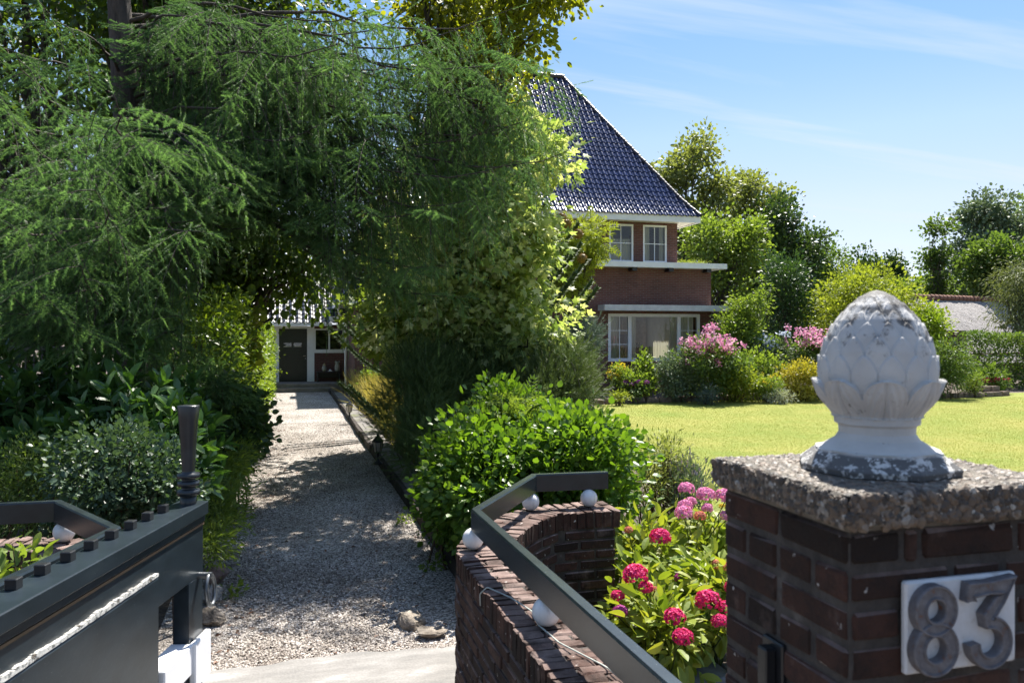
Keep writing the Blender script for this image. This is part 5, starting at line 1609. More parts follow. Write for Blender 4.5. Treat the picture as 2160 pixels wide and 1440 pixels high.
# ---------------------------------------------------------------- background trees
GB = "trees beyond the garden"
def far(name, cat, label, boxes, d, ncl, per, lm, clr=.45, leaf=.20,  tr=.18, seed=1, dep=4.0, T=T_FAR, nl=45, base_px=None, **kw):
    e = [ell(*b_, d + (b_[4] if len(b_) > 4 else 0), dep) if len(b_) == 4 else ell(b_[0], b_[1], b_[2], b_[3], d + b_[4], dep) for b_ in boxes]
    b = at(base_px if base_px else (boxes[0][0] + boxes[0][1]) / 2, 800, d); b[2] = 0
    kw.setdefault("bias", .5)
    if T is T_FAR: leaf *= .62; per = int(per * 1.6); clr *= .62; ncl = int(ncl * 1.5); T = T_ROUND
    return tree(name, label, cat, b, tr, e, ncl, per, clr, leaf, L[lm], T, "bark_grey", seed, GB, nl, **kw)
far("ash_tree", "tree", "tallest airy tree standing directly right of the villa roof", [(1450, 1502, 278, 345), (1400, 1475, 310, 400), (1358, 1420, 345, 430), (1470, 1538, 350, 450), (1385, 1500, 420, 540), (1350, 1450, 520, 650), (1480, 1545, 460, 600)], 44, 330, 18, "olive", .55, .30, .28, 61, 5, fork=.3, bias=.55)
far("ash_tree", "tree", "second airy tree, round-topped, right of the tallest one", [(1540, 1600, 364, 450), (1590, 1648, 395, 500), (1508, 1570, 430, 560), (1570, 1640, 480, 620)], 46, 230, 18, "olive", .5, .30, .22, 62, 5, fork=.3, bias=.55)
far("yellow_tree", "tree", "yellow-green tree beside the villa's first-floor corner", [(1448, 1530, 445, 560), (1500, 1612, 480, 600), (1438, 1520, 540, 640), (1520, 1605, 590, 710), (1560, 1608, 460, 530)], 37, 260, 22, "light", .38, .22, .2, 63, 4, fork=.3)
far("evergreen_oak", "tree", "dense dark green tree between the yellow-green tree and open sky", [(1612, 1670, 418, 520), (1575, 1660, 480, 620), (1650, 1718, 505, 640), (1565, 1725, 600, 735), (1680, 1712, 480, 560)], 42, 430, 24, "dark", .42, .24, .25, 64, 5, bias=.35, up=.2)
far("young_tree", "tree", "small light green tree right of the dense dark one", [(1715, 1785, 512, 640), (1690, 1800, 580, 700)], 48, 160, 20, "mid", .4, .26, .15, 65, 4)
far("dark_tree", "tree", "low dark tree just left above the stone pine-cone's tip", [(1790, 1860, 535, 660)], 60, 110, 20, "dark", .5, .32, .15, 66, 4)
far("dark_tree", "tree", "low dark tree just right above the stone pine-cone's tip", [(1850, 1915, 560, 660)], 62, 90, 20, "dark", .45, .32, .15, 67, 4)
far("spire_tree", "tree", "narrow pointed dark tree behind the stone pine-cone's right shoulder", [(1868, 1902, 530, 640)], 58, 70, 18, "pine", .3, .28, .12, 68, 1.5)
far("slender_tree", "tree", "slender upright tree alone against the sky above the thatched roof", [(1958, 1992, 458, 505), (1942, 2003, 515, 570), (1950, 2008, 580, 640)], 46, 90, 16, "mid", .30, .24, .12, 69, 2.0, fork=.15, bias=.6)
far("broad_tree", "tree", "broad pale green tree rising at the right behind the willow", [(2040, 2110, 412, 490), (2090, 2160, 440, 530), (2020, 2090, 480, 570), (2000, 2180, 530, 640)], 48, 280, 22, "grey", .5, .30, .25, 70, 5)
far("dark_tree", "tree", "dark dense tree in front of the broad pale one at far right", [(2030, 2170, 500, 620)], 43, 190, 20, "mid", .4, .25, .2, 71, 4, bias=.35)
far("broad_tree", "tree", "tree entering the picture at its right edge", [(2140, 2330, 405, 640)], 50, 200, 22, "mid", .5, .3, .22, 72, 5)
far("undergrowth_tree", "tree", "bushy mid-green trees' edge behind the golden shrub tree", [(1900, 2080, 560, 720), (1820, 1960, 590, 740)], 52, 240, 22, "mid", .45, .28, .15, 73, 4, bias=.4)
far("holly_tree", "holly", "dark glossy holly-like bush left of the golden spreading tree", [(1612, 1705, 572, 740), (1625, 1690, 540, 620)], 31, 260, 26, "holly", .22, .13, .10, 74, 2.6, T=T_LEAF, bias=.4, nl=20, droop=-.3)
far("golden_spreading_tree", "tree", "wide golden-green spreading tree right behind the stone pine-cone", [(1690, 1960, 585, 740), (1740, 1900, 560, 660), (1870, 1960, 640, 740)], 29.5, 460, 26, "gold", .24, .12, .10, 75, 3.4, T=T_LEAF, bias=.45, nl=60, fork=.1)
far("golden_upright_shrub", "shrub", "upright yellow-green shrub with spire-like shoots right of the bay window", [(1530, 1610, 640, 740), (1570, 1585, 600, 680), (1545, 1560, 615, 700), (1600, 1612, 590, 680)], 28, 190, 22, "light", .12, .11, .05, 76, 1.4, T=T_LEAF, nl=25, fork=.1)
far("willow_tree", "willow", "grey-green weeping willow in front of the thatched cottage", [(2100, 2230, 570, 720), (2105, 2200, 548, 640)], 33, 320, 24, "willow", .26, .15, .15, 77, 3.2, T=T_NARROW, droop=1.1, fork=.3)
far("topiary_shrub", "shrub", "bright green rounded shrub touching the pine-cone's right side before the cottage", [(1930, 1982, 655, 740)], 28, 150, 26, "hedge", .15, .10, .05, 78, 1.6, T=T_LEAF, bias=.3, nl=10)
far("far_tree", "tree", "soft green trees in the gap behind the golden spreading tree", [(1690, 1900, 575, 740)], 57, 240, 20, "mid", .5, .3, .2, 80, 4, bias=.4)
far("far_tree", "tree", "hazy tree row seen low between villa and dark tree", [(1500, 1720, 600, 740)], 55, 260, 22, "dark", .5, .3, .2, 79, 4, bias=.4)

# ---------------------------------------------------------------- thatched cottage
ct = at(2040, 900, 40); ct[2] = 0
cot = root("thatched_cottage", "grey thatched cottage roof with a red ridge behind the far hedge", "cottage", ct)
m, nt, b = new_mat("grey_thatch")
p = pos(nt, (1, 1, .35)); n1 = noise(nt, 9, 7, .75, p)
nt.links.new(ramp(nt, n1, [(.3, (.15, .135, .125)), (.5, (.27, .25, .24)), (.7, (.38, .36, .35))]), b.inputs["Base Color"]); b.inputs["Roughness"].default_value = .95
bump(nt, b, n1, 1.0, .08)
M["thatch"] = m
A0, B0 = at(1900, 640, 38), at(2230, 622, 44)
ax_, ay_ = unit((B0 - A0) * [1, 1, 0]), None
ay_ = np.array([ax_[1], -ax_[0], 0])
Lr = np.linalg.norm((B0 - A0)[:2]); zr_ = MZ(632, 40)
G = Geo()
nx_, ny_ = 60, 16
def thatch_side(sg):
    u, v = np.meshgrid(np.linspace(0, Lr, nx_), np.linspace(0, 1, ny_), indexing="ij")
    bulge = .35 * np.sin(np.clip(v, 0, 1) * math.pi)
    V = A0[None, None] * [1, 1, 0] + ax_ * u[..., None] + ay_ * (sg * (3.6 * v + .0))[..., None] + VU * (zr_ - 3.0 * v + bulge * .5)[..., None]
    V = V + BR.normal(0, .02, V.shape)
    i, j = np.meshgrid(np.arange(nx_ - 1), np.arange(ny_ - 1), indexing="ij")
    G.add(V.reshape(-1, 3), np.stack([i * ny_ + j, (i + 1) * ny_ + j, (i + 1) * ny_ + j + 1, i * ny_ + j + 1], -1).reshape(-1, 4), 0, .5, True)
thatch_side(1); thatch_side(-1)
rf_ = G.build("roof", M["thatch"], cot)
G = Geo()
cap_row(G, A0 * [1, 1, 0] + VU * (zr_ + .06), A0 * [1, 1, 0] + ax_ * Lr + VU * (zr_ + .06), .15, .30, 0, BR)
G.build("ridge_tiles", plain("red_ridge_tile", (.20, .10, .07), .7, .3, 5, .35), rf_)
G = Geo()
for sg in (1, -1):
    c_ = A0 * [1, 1, 0] + ax_ * Lr / 2 + ay_ * sg * 3.1
    G.box((c_[0], c_[1], .6), (Lr - .6, .25, 1.2), 0, .5, 0, np.array([ax_, ay_, VU]))
for e in (.3, Lr - .3):
    c_ = A0 * [1, 1, 0] + ax_ * e
    G.box((c_[0], c_[1], 1.1), (.25, 5.9, 2.2), 0, .5, 0, np.array([ax_, ay_, VU]))
G.build("wall", M["house_brick"], cot)
# ---------------------------------------------------------------- hedges and shrubs
def hedge(name, label, cat, p0, p1, width, h, n, leaf, lm, T=T_LEAF, seed=1, thick=.28, core=True, z0=0.02, hvar=.08, group=None, lean=0.0):
    rng = np.random.default_rng(seed)
    p0, p1 = np.array(p0, float), np.array(p1, float)
    L_ = np.linalg.norm(p1 - p0); ax = (p1 - p0) / L_; ay = np.array([-ax[1], ax[0]])
    r = root(name, label, cat, (*((p0 + p1) / 2), 0), group)
    hx = lambda u: h * (1 + hvar * (np.sin(u * 1.3 + seed) * .6 + np.sin(u * 3.1 + 2 * seed) * .4))
    G = Geo()
    u = rng.uniform(0, L_, n)
    kind = rng.random(n)
    hh = hx(u)
    per = 2 * hh.mean() + width
    side = np.where(kind < hh.mean() / per, -1, np.where(kind < 2 * hh.mean() / per, 1, 0))
    v = np.where(side == 0, rng.uniform(-.5, .5, n) * width, side * width / 2)
    z = np.where(side == 0, hh, z0 + (hh - z0) * rng.random(n))
    dpt = np.abs(rng.normal(0, thick, n)) - .04
    lump = .10 * np.sin(u * 4.1 + z * 3) * np.cos(u * 1.7 - z * 2.3)
    v = np.where(side == 0, v, v - side * (dpt + lump)); z = np.where(side == 0, z - dpt - lump, z)
    z = np.maximum(z, z0)
    O = np.stack([ay[0] * side, ay[1] * side, (side == 0) * 1.0 + .25], 1)
    P = np.stack([p0[0] + ax[0] * u + ay[0] * v, p0[1] + ax[1] * u + ay[1] * v, z], 1)
    D = unit(O * .7 + rng.normal(size=(n, 3)) * .8); N = unit(O * .5 + np.array([0, 0, .5]) + rng.normal(size=(n, 3)) * .6)
    var = np.clip(.5 + .28 * np.sin(u * 2.3 + z * 2.1) + rng.normal(0, .25, n), 0, 1)
    G.leaves(T, P, D, N, leaf * rng.uniform(.65, 1.3, n), 0, var)
    G.build("foliage", lm, r)
    K = Geo()
    for k in range(int(L_ / .35) + 1):
        q = p0 + ax * rng.uniform(0, L_) + ay * rng.normal() * width * .12
        e = q + ay * rng.normal() * width * .3 + ax * rng.normal() * .2
        limb(K, rng, np.array([*q, 0]), np.array([*e, h * .85]), .02, .006, 0, 6, .03, 5)
    K.build("stem", M["twig"], r)
    return r
hedge("drive_hedge", "bright green sunlit hedge along the left of the drive, nearest the door", "hedge", (-1.05, 17.0), (-1.0, 28.6), .95, 2.25, 26000, .075, L["hedge"], seed=3)
hedge("drive_hedge", "taller loose hedge along the left drive edge, half in shade", "hedge", (-1.25, 11.2), (-1.05, 17.3), 1.05, 2.45, 16000, .085, L["hedge"], seed=5, thick=.35, hvar=.12)
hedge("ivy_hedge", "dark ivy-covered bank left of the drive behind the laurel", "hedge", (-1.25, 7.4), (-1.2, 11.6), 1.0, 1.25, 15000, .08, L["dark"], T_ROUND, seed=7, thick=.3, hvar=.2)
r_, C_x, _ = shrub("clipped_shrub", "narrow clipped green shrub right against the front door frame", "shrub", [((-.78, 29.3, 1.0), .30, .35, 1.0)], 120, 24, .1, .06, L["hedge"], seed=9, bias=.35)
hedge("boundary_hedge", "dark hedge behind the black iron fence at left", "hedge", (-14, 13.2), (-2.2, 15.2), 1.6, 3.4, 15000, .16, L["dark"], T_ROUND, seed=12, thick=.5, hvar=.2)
hedge("beech_hedge", "clipped dark beech hedge with a sunlit top at far right", "hedge", at(2035, 800, 30.5)[:2], at(2420, 800, 30.0)[:2], 1.2, 2.02, 20000, .10, L["mid"], seed=13, thick=.22, hvar=.03)
# iron fence behind the laurel
f0, f1 = at(-90, 800, 10.2), at(158, 800, 10.6)
fence = root("iron_fence", "black iron bar fence in deep shade behind the laurel", "fence", (*((f0 + f1) / 2)[:2], 0))
FL = np.linalg.norm((f1 - f0)[:2]); fax = unit((f1 - f0) * [1, 1, 0]); fA = np.array([fax, [-fax[1], fax[0], 0], VU])
nb_ = int(FL / .095)
for k in range(nb_ + 1):
    q = f0 + fax * FL * k / nb_
    G = Geo(); G.box((q[0], q[1], .98), (.022, .022, 1.90), 0, .5, .003, fA); G.build("bar", M["black"], fence)
for zf in (.25, 1.86):
    G = Geo(); q = (f0 + f1) / 2; G.box((q[0], q[1], zf), (FL + .05, .04, .05), 0, .5, .004, fA); G.build("rail", M["black"], fence)
# laurel and dark shrubs at left
def big_leaf_shrub(name, label, cat, ells, ncl, per, leaf, lm, seed, group=None):
    """shoots carrying a fan of long leaves each"""
    rng = np.random.default_rng(seed)
    base = np.array(ells[0][0]); base[2] = 0
    r = root(name, label, cat, base, group)
    C, O = sample_ells(rng, ells, ncl, .4)
    k = C[:, 2] > .1; C, O = C[k], O[k]
    G, K = Geo(), Geo()
    ax = unit(O * .8 + np.array([0, 0, .75]) + rng.normal(size=C.shape) * .3)
    for i in range(per):
        ga = i * 2.4 + rng.uniform(0, .6, len(C))
        e1 = unit(np.cross(ax, [0.3, .2, .9])); e2 = np.cross(ax, e1)
        rd = e1 * np.cos(ga)[:, None] + e2 * np.sin(ga)[:, None]
        f = i / max(per - 1, 1)
        D = unit(rd * (1.1 - .6 * f) + ax * (.35 + .9 * f) + rng.normal(size=C.shape) * .12)
        N = unit(ax * 1.0 - rd * .3 + np.array([0, 0, .4]))
        G.leaves(T_OVAL, C + ax * leaf * (f - .5) * 1.2, D, N, leaf * rng.uniform(.7, 1.2, len(C)), 0, np.clip(.3 + .4 * f + rng.normal(0, .22, len(C)), 0, 1))
    for c, a in zip(C, ax):
        K.tube(np.array([c - a * leaf * 1.6, c, c + a * leaf * .6]), [.007, .005, .003], 4, 0, .5, False)
    for c in C[:30]: limb(K, rng, base + np.array([rng.normal() * .4, rng.normal() * .2, 0]), c, .018, .006, -.04, 6, .03, 5)
    G.build("foliage", lm, r); K.build("stem", M["stem"], r)
big_leaf_shrub("laurel_shrub", "cherry laurel with large glossy leaves, left of the drive behind the dark small-leaved bush", "laurel",
               [ell(-60, 250, 750, 1010, 6.7, 1.6), ell(170, 400, 770, 1050, 6.5, 1.5), ell(330, 442, 860, 1080, 6.2, 1.0), ell(-250, 60, 800, 1050, 6.8, 1.6)], 520, 9, .165, L["laurel"], 81)
shrub("barberry_bush", "rounded dark bush with tiny leaves directly behind the gate finial", "bush", [ell(150, 370, 885, 1130, 5.4, 1.0), ell(300, 400, 960, 1120, 5.3, .6)], 330, 34, .055, .034, leaf_mat("barberry_leaf", (.026, .055, .034), (.075, .125, .065), .25, None, .4, .4), T_ROUND, seed=82, bias=.4, nstem=24)
shrub("fine_leaved_bush", "low fine-leaved dark bush at the left edge above the hidden wall", "bush", [ell(-60, 190, 925, 1120, 5.6, 1.0)], 260, 32, .06, .035, L["mid"], T_NARROW, seed=83, bias=.4, nstem=20)
shrub("laurel_sprig", "leafy green shoot poking up at left in front of the brick wall", "shoot", [ell(-30, 115, 1110, 1280, 3.9, .3)], 16, 9, .05, .075, L["light"], T_OVAL, seed=84, bias=.7, nstem=10, sr=.006)
shrub("ground_cover", "low feathery plants with yellow dots at the left drive edge", "plants", [ell(438, 500, 1000, 1140, 6.9, 1.0), ell(425, 480, 1090, 1190, 6.2, .8), ell(450, 520, 930, 1040, 8.3, 1.4)], 230, 26, .06, .05, L["light"], T_NARROW, seed=85, nstem=0, bias=.6)
shrub("ivy_mound", "dark leafy mound at the drive's left edge under the larch", "plants", [ell(430, 530, 820, 980, 9.0, 1.6)], 200, 26, .09, .07, L["dark"], T_ROUND, seed=86, bias=.4)
shrub("yellow_climber", "lime-yellow broad-leaved shoots catching the sun above the left hedge", "climber", [ell(470, 530, 650, 790, 14.0, .8), ell(440, 480, 720, 800, 13, .6)], 46, 16, .11, .13, L["gold"], T_ROUND, seed=87, nstem=8)
shrub("hanging_larch_shoot", "dark drooping conifer seedling between the laurel and the ivy bank", "conifer", [ell(300, 500, 740, 900, 8.6, 1.2)], 150, 9, .10, .17, L["larch"], T_LARCH, seed=88, droop=.6)

# ---------------------------------------------------------------- right of the drive
def pine(name, label, ells, ncl, per, leaf, lm, seed, base=None, up=.9, cat="pine"):
    return shrub(name, label, cat, ells, ncl, per, .10, leaf, lm, T_PINE, seed, None, 30, "bark_grey", "needles", base, .02, bias=.45, outw=.8, droop=-up, flat=.9)
pine("mugo_pine", "sunlit green mugo pine in front of the lawn's left end", [ell(1120, 1258, 715, 900, 12.0, 1.8), ell(1090, 1200, 780, 900, 11.5, 1.4)], 330, 13, .15, leaf_mat("mugo_needle", (.055, .095, .035), (.13, .175, .055), .2, None, .5, .3), 91)
pine("mugo_pine", "dark shaded mugo pine beside the drive lanterns", [ell(790, 1010, 715, 930, 11.8, 2.0), ell(900, 1130, 720, 880, 12.2, 1.8), ell(830, 960, 840, 1000, 10.6, 1.2)], 820, 14, .125, L["pine"], 92)
pine("dwarf_pine", "small dark blue-green pine below the golden tree", [ell(1205, 1262, 675, 760, 16.0, 1.0)], 90, 14, .13, L["bluepine"], 93, up=.4)
shrub("privet_bush", "broad glossy bright green bush behind the low curved wall", "bush",
      [ell(925, 1140, 890, 1120, 6.9, 1.5), ell(1080, 1320, 880, 1130, 6.9, 1.5), ell(980, 1240, 865, 990, 7.6, 1.2), ell(1010, 1110, 815, 910, 7.8, .7)], 1050, 28, .10, .057, L["privet"], T_ROUND, seed=94, bias=.36, nstem=40, up=.45)
shrub("wisteria_shoots", "light green feathery shoots growing out of the glossy bush top", "climber", [ell(1035, 1105, 850, 915, 7.3, .5), ell(1190, 1255, 890, 945, 7.3, .4)], 60, 8, .07, .15, L["light"], T_PINNATE, seed=95, nstem=14, sr=.006)
shrub("privet_shade_bush", "deep green lower bush hanging over the drive edging", "bush", [ell(905, 1010, 940, 1140, 7.3, 1.1), ell(985, 1120, 1050, 1170, 6.5, .8)], 320, 30, .08, .048, L["privet"], T_ROUND, seed=96, bias=.4)
shrub("pieris_shrub", "open olive-green shrub with bare stems at the lawn edge by the hydrangeas", "shrub", [ell(1345, 1450, 925, 1010, 8.0, .8), ell(1325, 1420, 985, 1080, 7.8, .7), ell(1400, 1465, 960, 1040, 8.1, .6)], 110, 24, .07, .055, L["olive"], T_NARROW, seed=97, bias=.45, nstem=60, up=.6, sr=.010)
r_, C_x, rg_ = shrub("lavender", "grey-green lavender with dusky purple spikes behind the pink hydrangea", "lavender", [ell(1395, 1500, 985, 1070, 7.9, .6)], 90, 18, .06, .06, L["grey"], T_NARROW, seed=98, up=.2, droop=-.8)
G = Geo(); n_ = 260; k_ = rg_.integers(0, len(C_x), n_)
G.leaves(T_NARROW, C_x[k_] + rg_.normal(0, .06, (n_, 3)) + [0, 0, .06], np.array([0, 0, 1]) + rg_.normal(size=(n_, 3)) * .25, rg_.normal(size=(n_, 3)), rg_.uniform(.04, .07, n_))
G.build("flower_spikes", leaf_mat("lavender_flower", (.14, .12, .22), (.26, .22, .36), .2), r_)
def grass_clump(name, label, pts, n, h, lm, seed, cat="grass clump"):
    rng = np.random.default_rng(seed); pts = np.array(pts, float)
    r = root(name, label, cat, pts[0])
    G = Geo(); k = rng.integers(0, len(pts), n)
    P = pts[k] + np.c_[rng.normal(0, .13, (n, 2)), np.zeros(n)]
    D = np.array([0, 0, 1]) + rng.normal(size=(n, 3)) * .3
    T = (np.array([[-.012, 0, 0], [.012, 0, 0], [.008, .6, .04], [-.008, .6, .04], [0, 1, .16]]), np.array([[0, 1, 2], [0, 2, 3], [3, 2, 4]]))
    G.leaves(T, P, D, rng.normal(size=(n, 3)), h * rng.uniform(.5, 1.15, n), 0)
    G.build("blades", lm, r)
grass_clump("ornamental_grass", "dry straw-yellow grasses along the right drive edge before the wing wall", [(2.15, y, .05) for y in np.linspace(18, 26, 12)] + [(2.4, y, .05) for y in np.linspace(17, 24, 10)], 3600, .95, L["straw"], 101)
grass_clump("ornamental_grass", "green and tan grass tufts beside the second lantern under the dark pine", [(2.1, y, .05) for y in np.linspace(12.6, 17, 8)], 1500, .7, leaf_mat("green_tan_blade", (.10, .12, .03), (.26, .22, .08), .3), 102)
# small flowering plants by the wing wall
r_, C_x, rg_ = shrub("white_hydrangea", "small shrub with white and red flower heads before the wing wall", "hydrangea", [ell(755, 830, 780, 830, 23, 1.2)], 60, 20, .1, .09, L["light"], T_LEAF, seed=103)
# ---------------------------------------------------------------- flowers
def petal_head(G, c, r, rng, n=150, flat=.78):
    """one mophead: a dome of four-petalled florets"""
    u = unit(rng.normal(size=(n, 3))); u[:, 2] = np.where(u[:, 2] < -.45, -u[:, 2], u[:, 2])
    lump = 1 + .06 * np.sin(u[:, 0] * 7 + rng.random() * 6) * np.cos(u[:, 1] * 6)
    P = c + u * np.array([r, r, r * flat]) * (lump * rng.uniform(.86, 1.03, n))[:, None]
    e1 = unit(np.cross(u, rng.normal(size=(n, 3)))); e2 = np.cross(u, e1)
    sz = r * rng.uniform(.20, .28, n)
    vv = np.clip(.5 + .35 * u[:, 2] * 0 + rng.normal(0, .25, n), 0, 1)
    for k in range(4):
        a = k * math.pi / 2
        D = e1 * math.cos(a) + e2 * math.sin(a) + u * .25
        G.leaves((np.array([[0, 0, 0], [.42, .45, .05], [0, .95, .12], [-.42, .45, .05]]), np.array([[0, 1, 2, 3]])), P, D, u + rng.normal(0, .2, (n, 3)), sz, 0, vv)
FM = {"crimson": leaf_mat("crimson_petal", (.52, .015, .12), (.74, .06, .23), .25, (1.2, .8, .8), .6, .2),
      "pink": leaf_mat("pink_petal", (.62, .18, .38), (.80, .40, .60), .3, (1.1, .9, 1), .6, .2),
      "magenta": leaf_mat("magenta_petal", (.36, .03, .22), (.56, .12, .38), .25, (1.1, .8, 1), .6, .2),
      "salmon": leaf_mat("salmon_petal", (.55, .14, .12), (.66, .32, .20), .3, (1.1, .9, .8), .6, .2),
      "purple": leaf_mat("purple_petal", (.22, .05, .26), (.48, .12, .40), .25, (1, 1, 1), .6, .2),
      "azalea": leaf_mat("azalea_petal", (.56, .17, .34), (.80, .48, .62), .3, (1, 1, 1), .6, .2),
      "white": leaf_mat("white_petal", (.6, .62, .58), (.75, .75, .7), .3, (1, 1, 1), .6, .2),
      "blue": leaf_mat("pale_blue_petal", (.35, .42, .55), (.60, .66, .75), .3, (1, 1, 1), .6, .2),
      "yellow": leaf_mat("yellow_petal", (.55, .40, .02), (.75, .58, .05), .3, (1, 1, 1), .6, .2)}
L["hydr"] = leaf_mat("hydrangea_leaf", (.10, .17, .022), (.24, .30, .05), .38, (1.25, 1.25, .4), .5, .3, c2=(.34, .34, .07))
def hydrangea(label, ells, heads, seed, ncl=60, per=10, leaf=.095, d_leaf="hydr", nstem=26):
    rng = np.random.default_rng(seed)
    r, C, rg = shrub("hydrangea", label, "hydrangea", ells, ncl, per, .085, leaf, L[d_leaf], T_OVAL, seed, "hydrangeas by the curved wall", nstem, "stem", bias=.5, up=.8, droop=.15, outw=.6, sr=.007)
    for (px, y, sz, d, col) in heads:
        d -= .32; c = at(px, y, d); rr = sz / 2 * d / F * 1.06
        G = Geo(); petal_head(G, c, rr, rng)
        G.build("flower_head", FM[col], r)
        G = Geo(); b0 = np.array(ORG[r.name]) + rng.normal(0, .06, 3) * [1, 1, 0]
        limb(G, rng, b0, c - [0, 0, rr * .5], .006, .0035, -.05, 7, .02, 5); G.build("stem", M["stem"], r)
zq = lambda x, y, s, d, c: (1280 + x / 2.571, 880 + y / 2.571, s / 2.571, d, c)
hydrangea("tallest hydrangea with pale pink mopheads, at the back near the stone pillar", [ell(1405, 1570, 1075, 1200, 6.5, .7), ell(1420, 1545, 1120, 1250, 6.3, .6)],
          [zq(430, 388, 82, 6.5, "pink"), zq(535, 422, 95, 6.3, "pink"), zq(642, 428, 95, 6.1, "pink"), zq(425, 480, 75, 6.3, "pink"), zq(418, 518, 88, 6.1, "pink"), zq(546, 492, 60, 6.2, "pink"), zq(455, 458, 60, 6.6, "pink"), zq(650, 535, 70, 6.0, "pink"), zq(505, 535, 60, 6.1, "salmon"), zq(625, 482, 34, 6.3, "yellow")],
          111, 120, 9, .10)
hydrangea("hydrangea with one round crimson head up high, behind the curved wall's end", [ell(1300, 1420, 1115, 1230, 5.9, .6)], [zq(290, 650, 106, 5.7, "crimson"), zq(118, 610, 44, 5.9, "salmon")], 112, 75, 9)
hydrangea("hydrangea against the curved wall with a wide crimson head at its top", [ell(1296, 1420, 1230, 1370, 5.0, .5), ell(1330, 1430, 1290, 1400, 4.7, .4)],
          [zq(155, 855, 130, 5.0, "crimson"), zq(210, 922, 76, 4.95, "crimson"), zq(58, 968, 70, 5.0, "crimson"), zq(74, 1052, 76, 4.85, "magenta"), zq(262, 930, 34, 5, "salmon")], 113, 95, 9)
hydrangea("lowest hydrangea beside the handrail with two crimson heads, one above the other", [ell(1350, 1450, 1290, 1390, 4.55, .4)], [zq(365, 1082, 108, 4.6, "crimson"), zq(412, 1192, 106, 4.4, "crimson")], 114, 45, 8)
hydrangea("hydrangea hugging the stone pillar with crimson and faded pink heads", [ell(1440, 1560, 1180, 1350, 5.0, .6)],
          [zq(548, 992, 124, 4.8, "crimson"), zq(645, 1030, 80, 4.8, "crimson"), zq(615, 1106, 88, 4.7, "crimson"), zq(682, 920, 80, 5.0, "crimson"), zq(597, 800, 66, 5.3, "salmon"), zq(662, 812, 60, 5.2, "salmon")], 115, 85, 9)
hydrangea("hydrangea with small magenta and lilac heads in the middle of the group", [ell(1390, 1480, 1190, 1300, 5.5, .5)], [zq(410, 867, 76, 5.4, "magenta"), zq(470, 916, 60, 5.35, "pink")], 116, 50, 8)
# slate slabs edging the bed by the pillar
G = Geo()
q0 = gnd(1520, 1425, .03)
for k in range(3): G.box((q0[0] + .28 * k - .1, q0[1] - .03 * k, .04), (.27, .22, .06), 0, .5, .008, None, .003, BR)
tag(G.build("slate_edging", plain("grey_slate", (.14, .145, .155), .6, .3, 10, .3, .4, 50), None, tuple(q0)), "grey slate slabs on the soil at the pillar's foot", "slabs")

# ---------------------------------------------------------------- drive lanterns
def lantern(x, y, s, label, tilt):
    r = root("garden_lantern", label, "lantern", (x, y, .12), "lanterns along the drive")
    z = .12
    G = Geo(); G.lathe((x, y, z), [(0, 0.0), (0, .075 * s), (.02 * s, .07 * s), (.05 * s, .03 * s), (.12 * s, .018 * s), (.17 * s, .03 * s), (.18 * s, .05 * s)], 12); G.build("foot", M["black"], r)
    G = Geo(); G.lathe((x, y, z), [(.185 * s, .05 * s), (.33 * s, .075 * s)], 6, smooth=False); G.build("glass", plain("lantern_glass", (.42, .40, .36), .2, .5), r)
    G = Geo()
    for k in range(6):
        a = k * math.pi / 3
        G.tube([(x + math.cos(a) * .052 * s, y + math.sin(a) * .052 * s, z + .18 * s), (x + math.cos(a) * .078 * s, y + math.sin(a) * .078 * s, z + .335 * s)], .006 * s, 4)
    G.lathe((x, y, z), [(.33 * s, .09 * s), (.345 * s, .092 * s), (.39 * s, .055 * s), (.42 * s, .02 * s), (.44 * s, .022 * s), (.455 * s, .0)], 6, smooth=False)
    G.build("cage", M["black"], r)
for (wx, wy, lb) in ((1.20, 6.9, "little green weed in the gravel beside the sleeper edging, nearest the wall"), (1.22, 8.6, "small weed in the gravel under the glossy bush"), (-.42, 6.6, "leafy weed at the gravel's left edge beyond the gate")):
    shrub("weed", lb, "weed", [((wx, wy, .06), .08, .10, .06)], 10, 8, .03, .045, L["light"], T_LEAF, int(wy * 10), "weeds in the gravel", 0, zmin=.02)
q = gnd(737, 884, .12); lantern(q[0], q[1], .92, "farther black garden lantern on the mossy strip right of the drive", 0)
q = gnd(797, 978, .12); lantern(q[0], q[1], .98, "nearer black garden lantern in the shade of the dark pine", 0)
def spot(px, y, label):
    q = gnd(px, y, 0)
    r = root("garden_light", label, "garden light", q)
    G = Geo(); G.tube([q, q + [0, 0, .42]], .012, 8); G.build("post", M["zinc"], r)
    G = Geo(); G.lathe(tuple(q + [0, 0, .40]), [(0, .03), (.07, .05), (.075, .08), (.10, .05), (.11, 0)], 14); G.build("lamp_head", M["zinc"], r)
spot(2033, 832, "small silver garden light right of the stone pine-cone, by the bed edge")

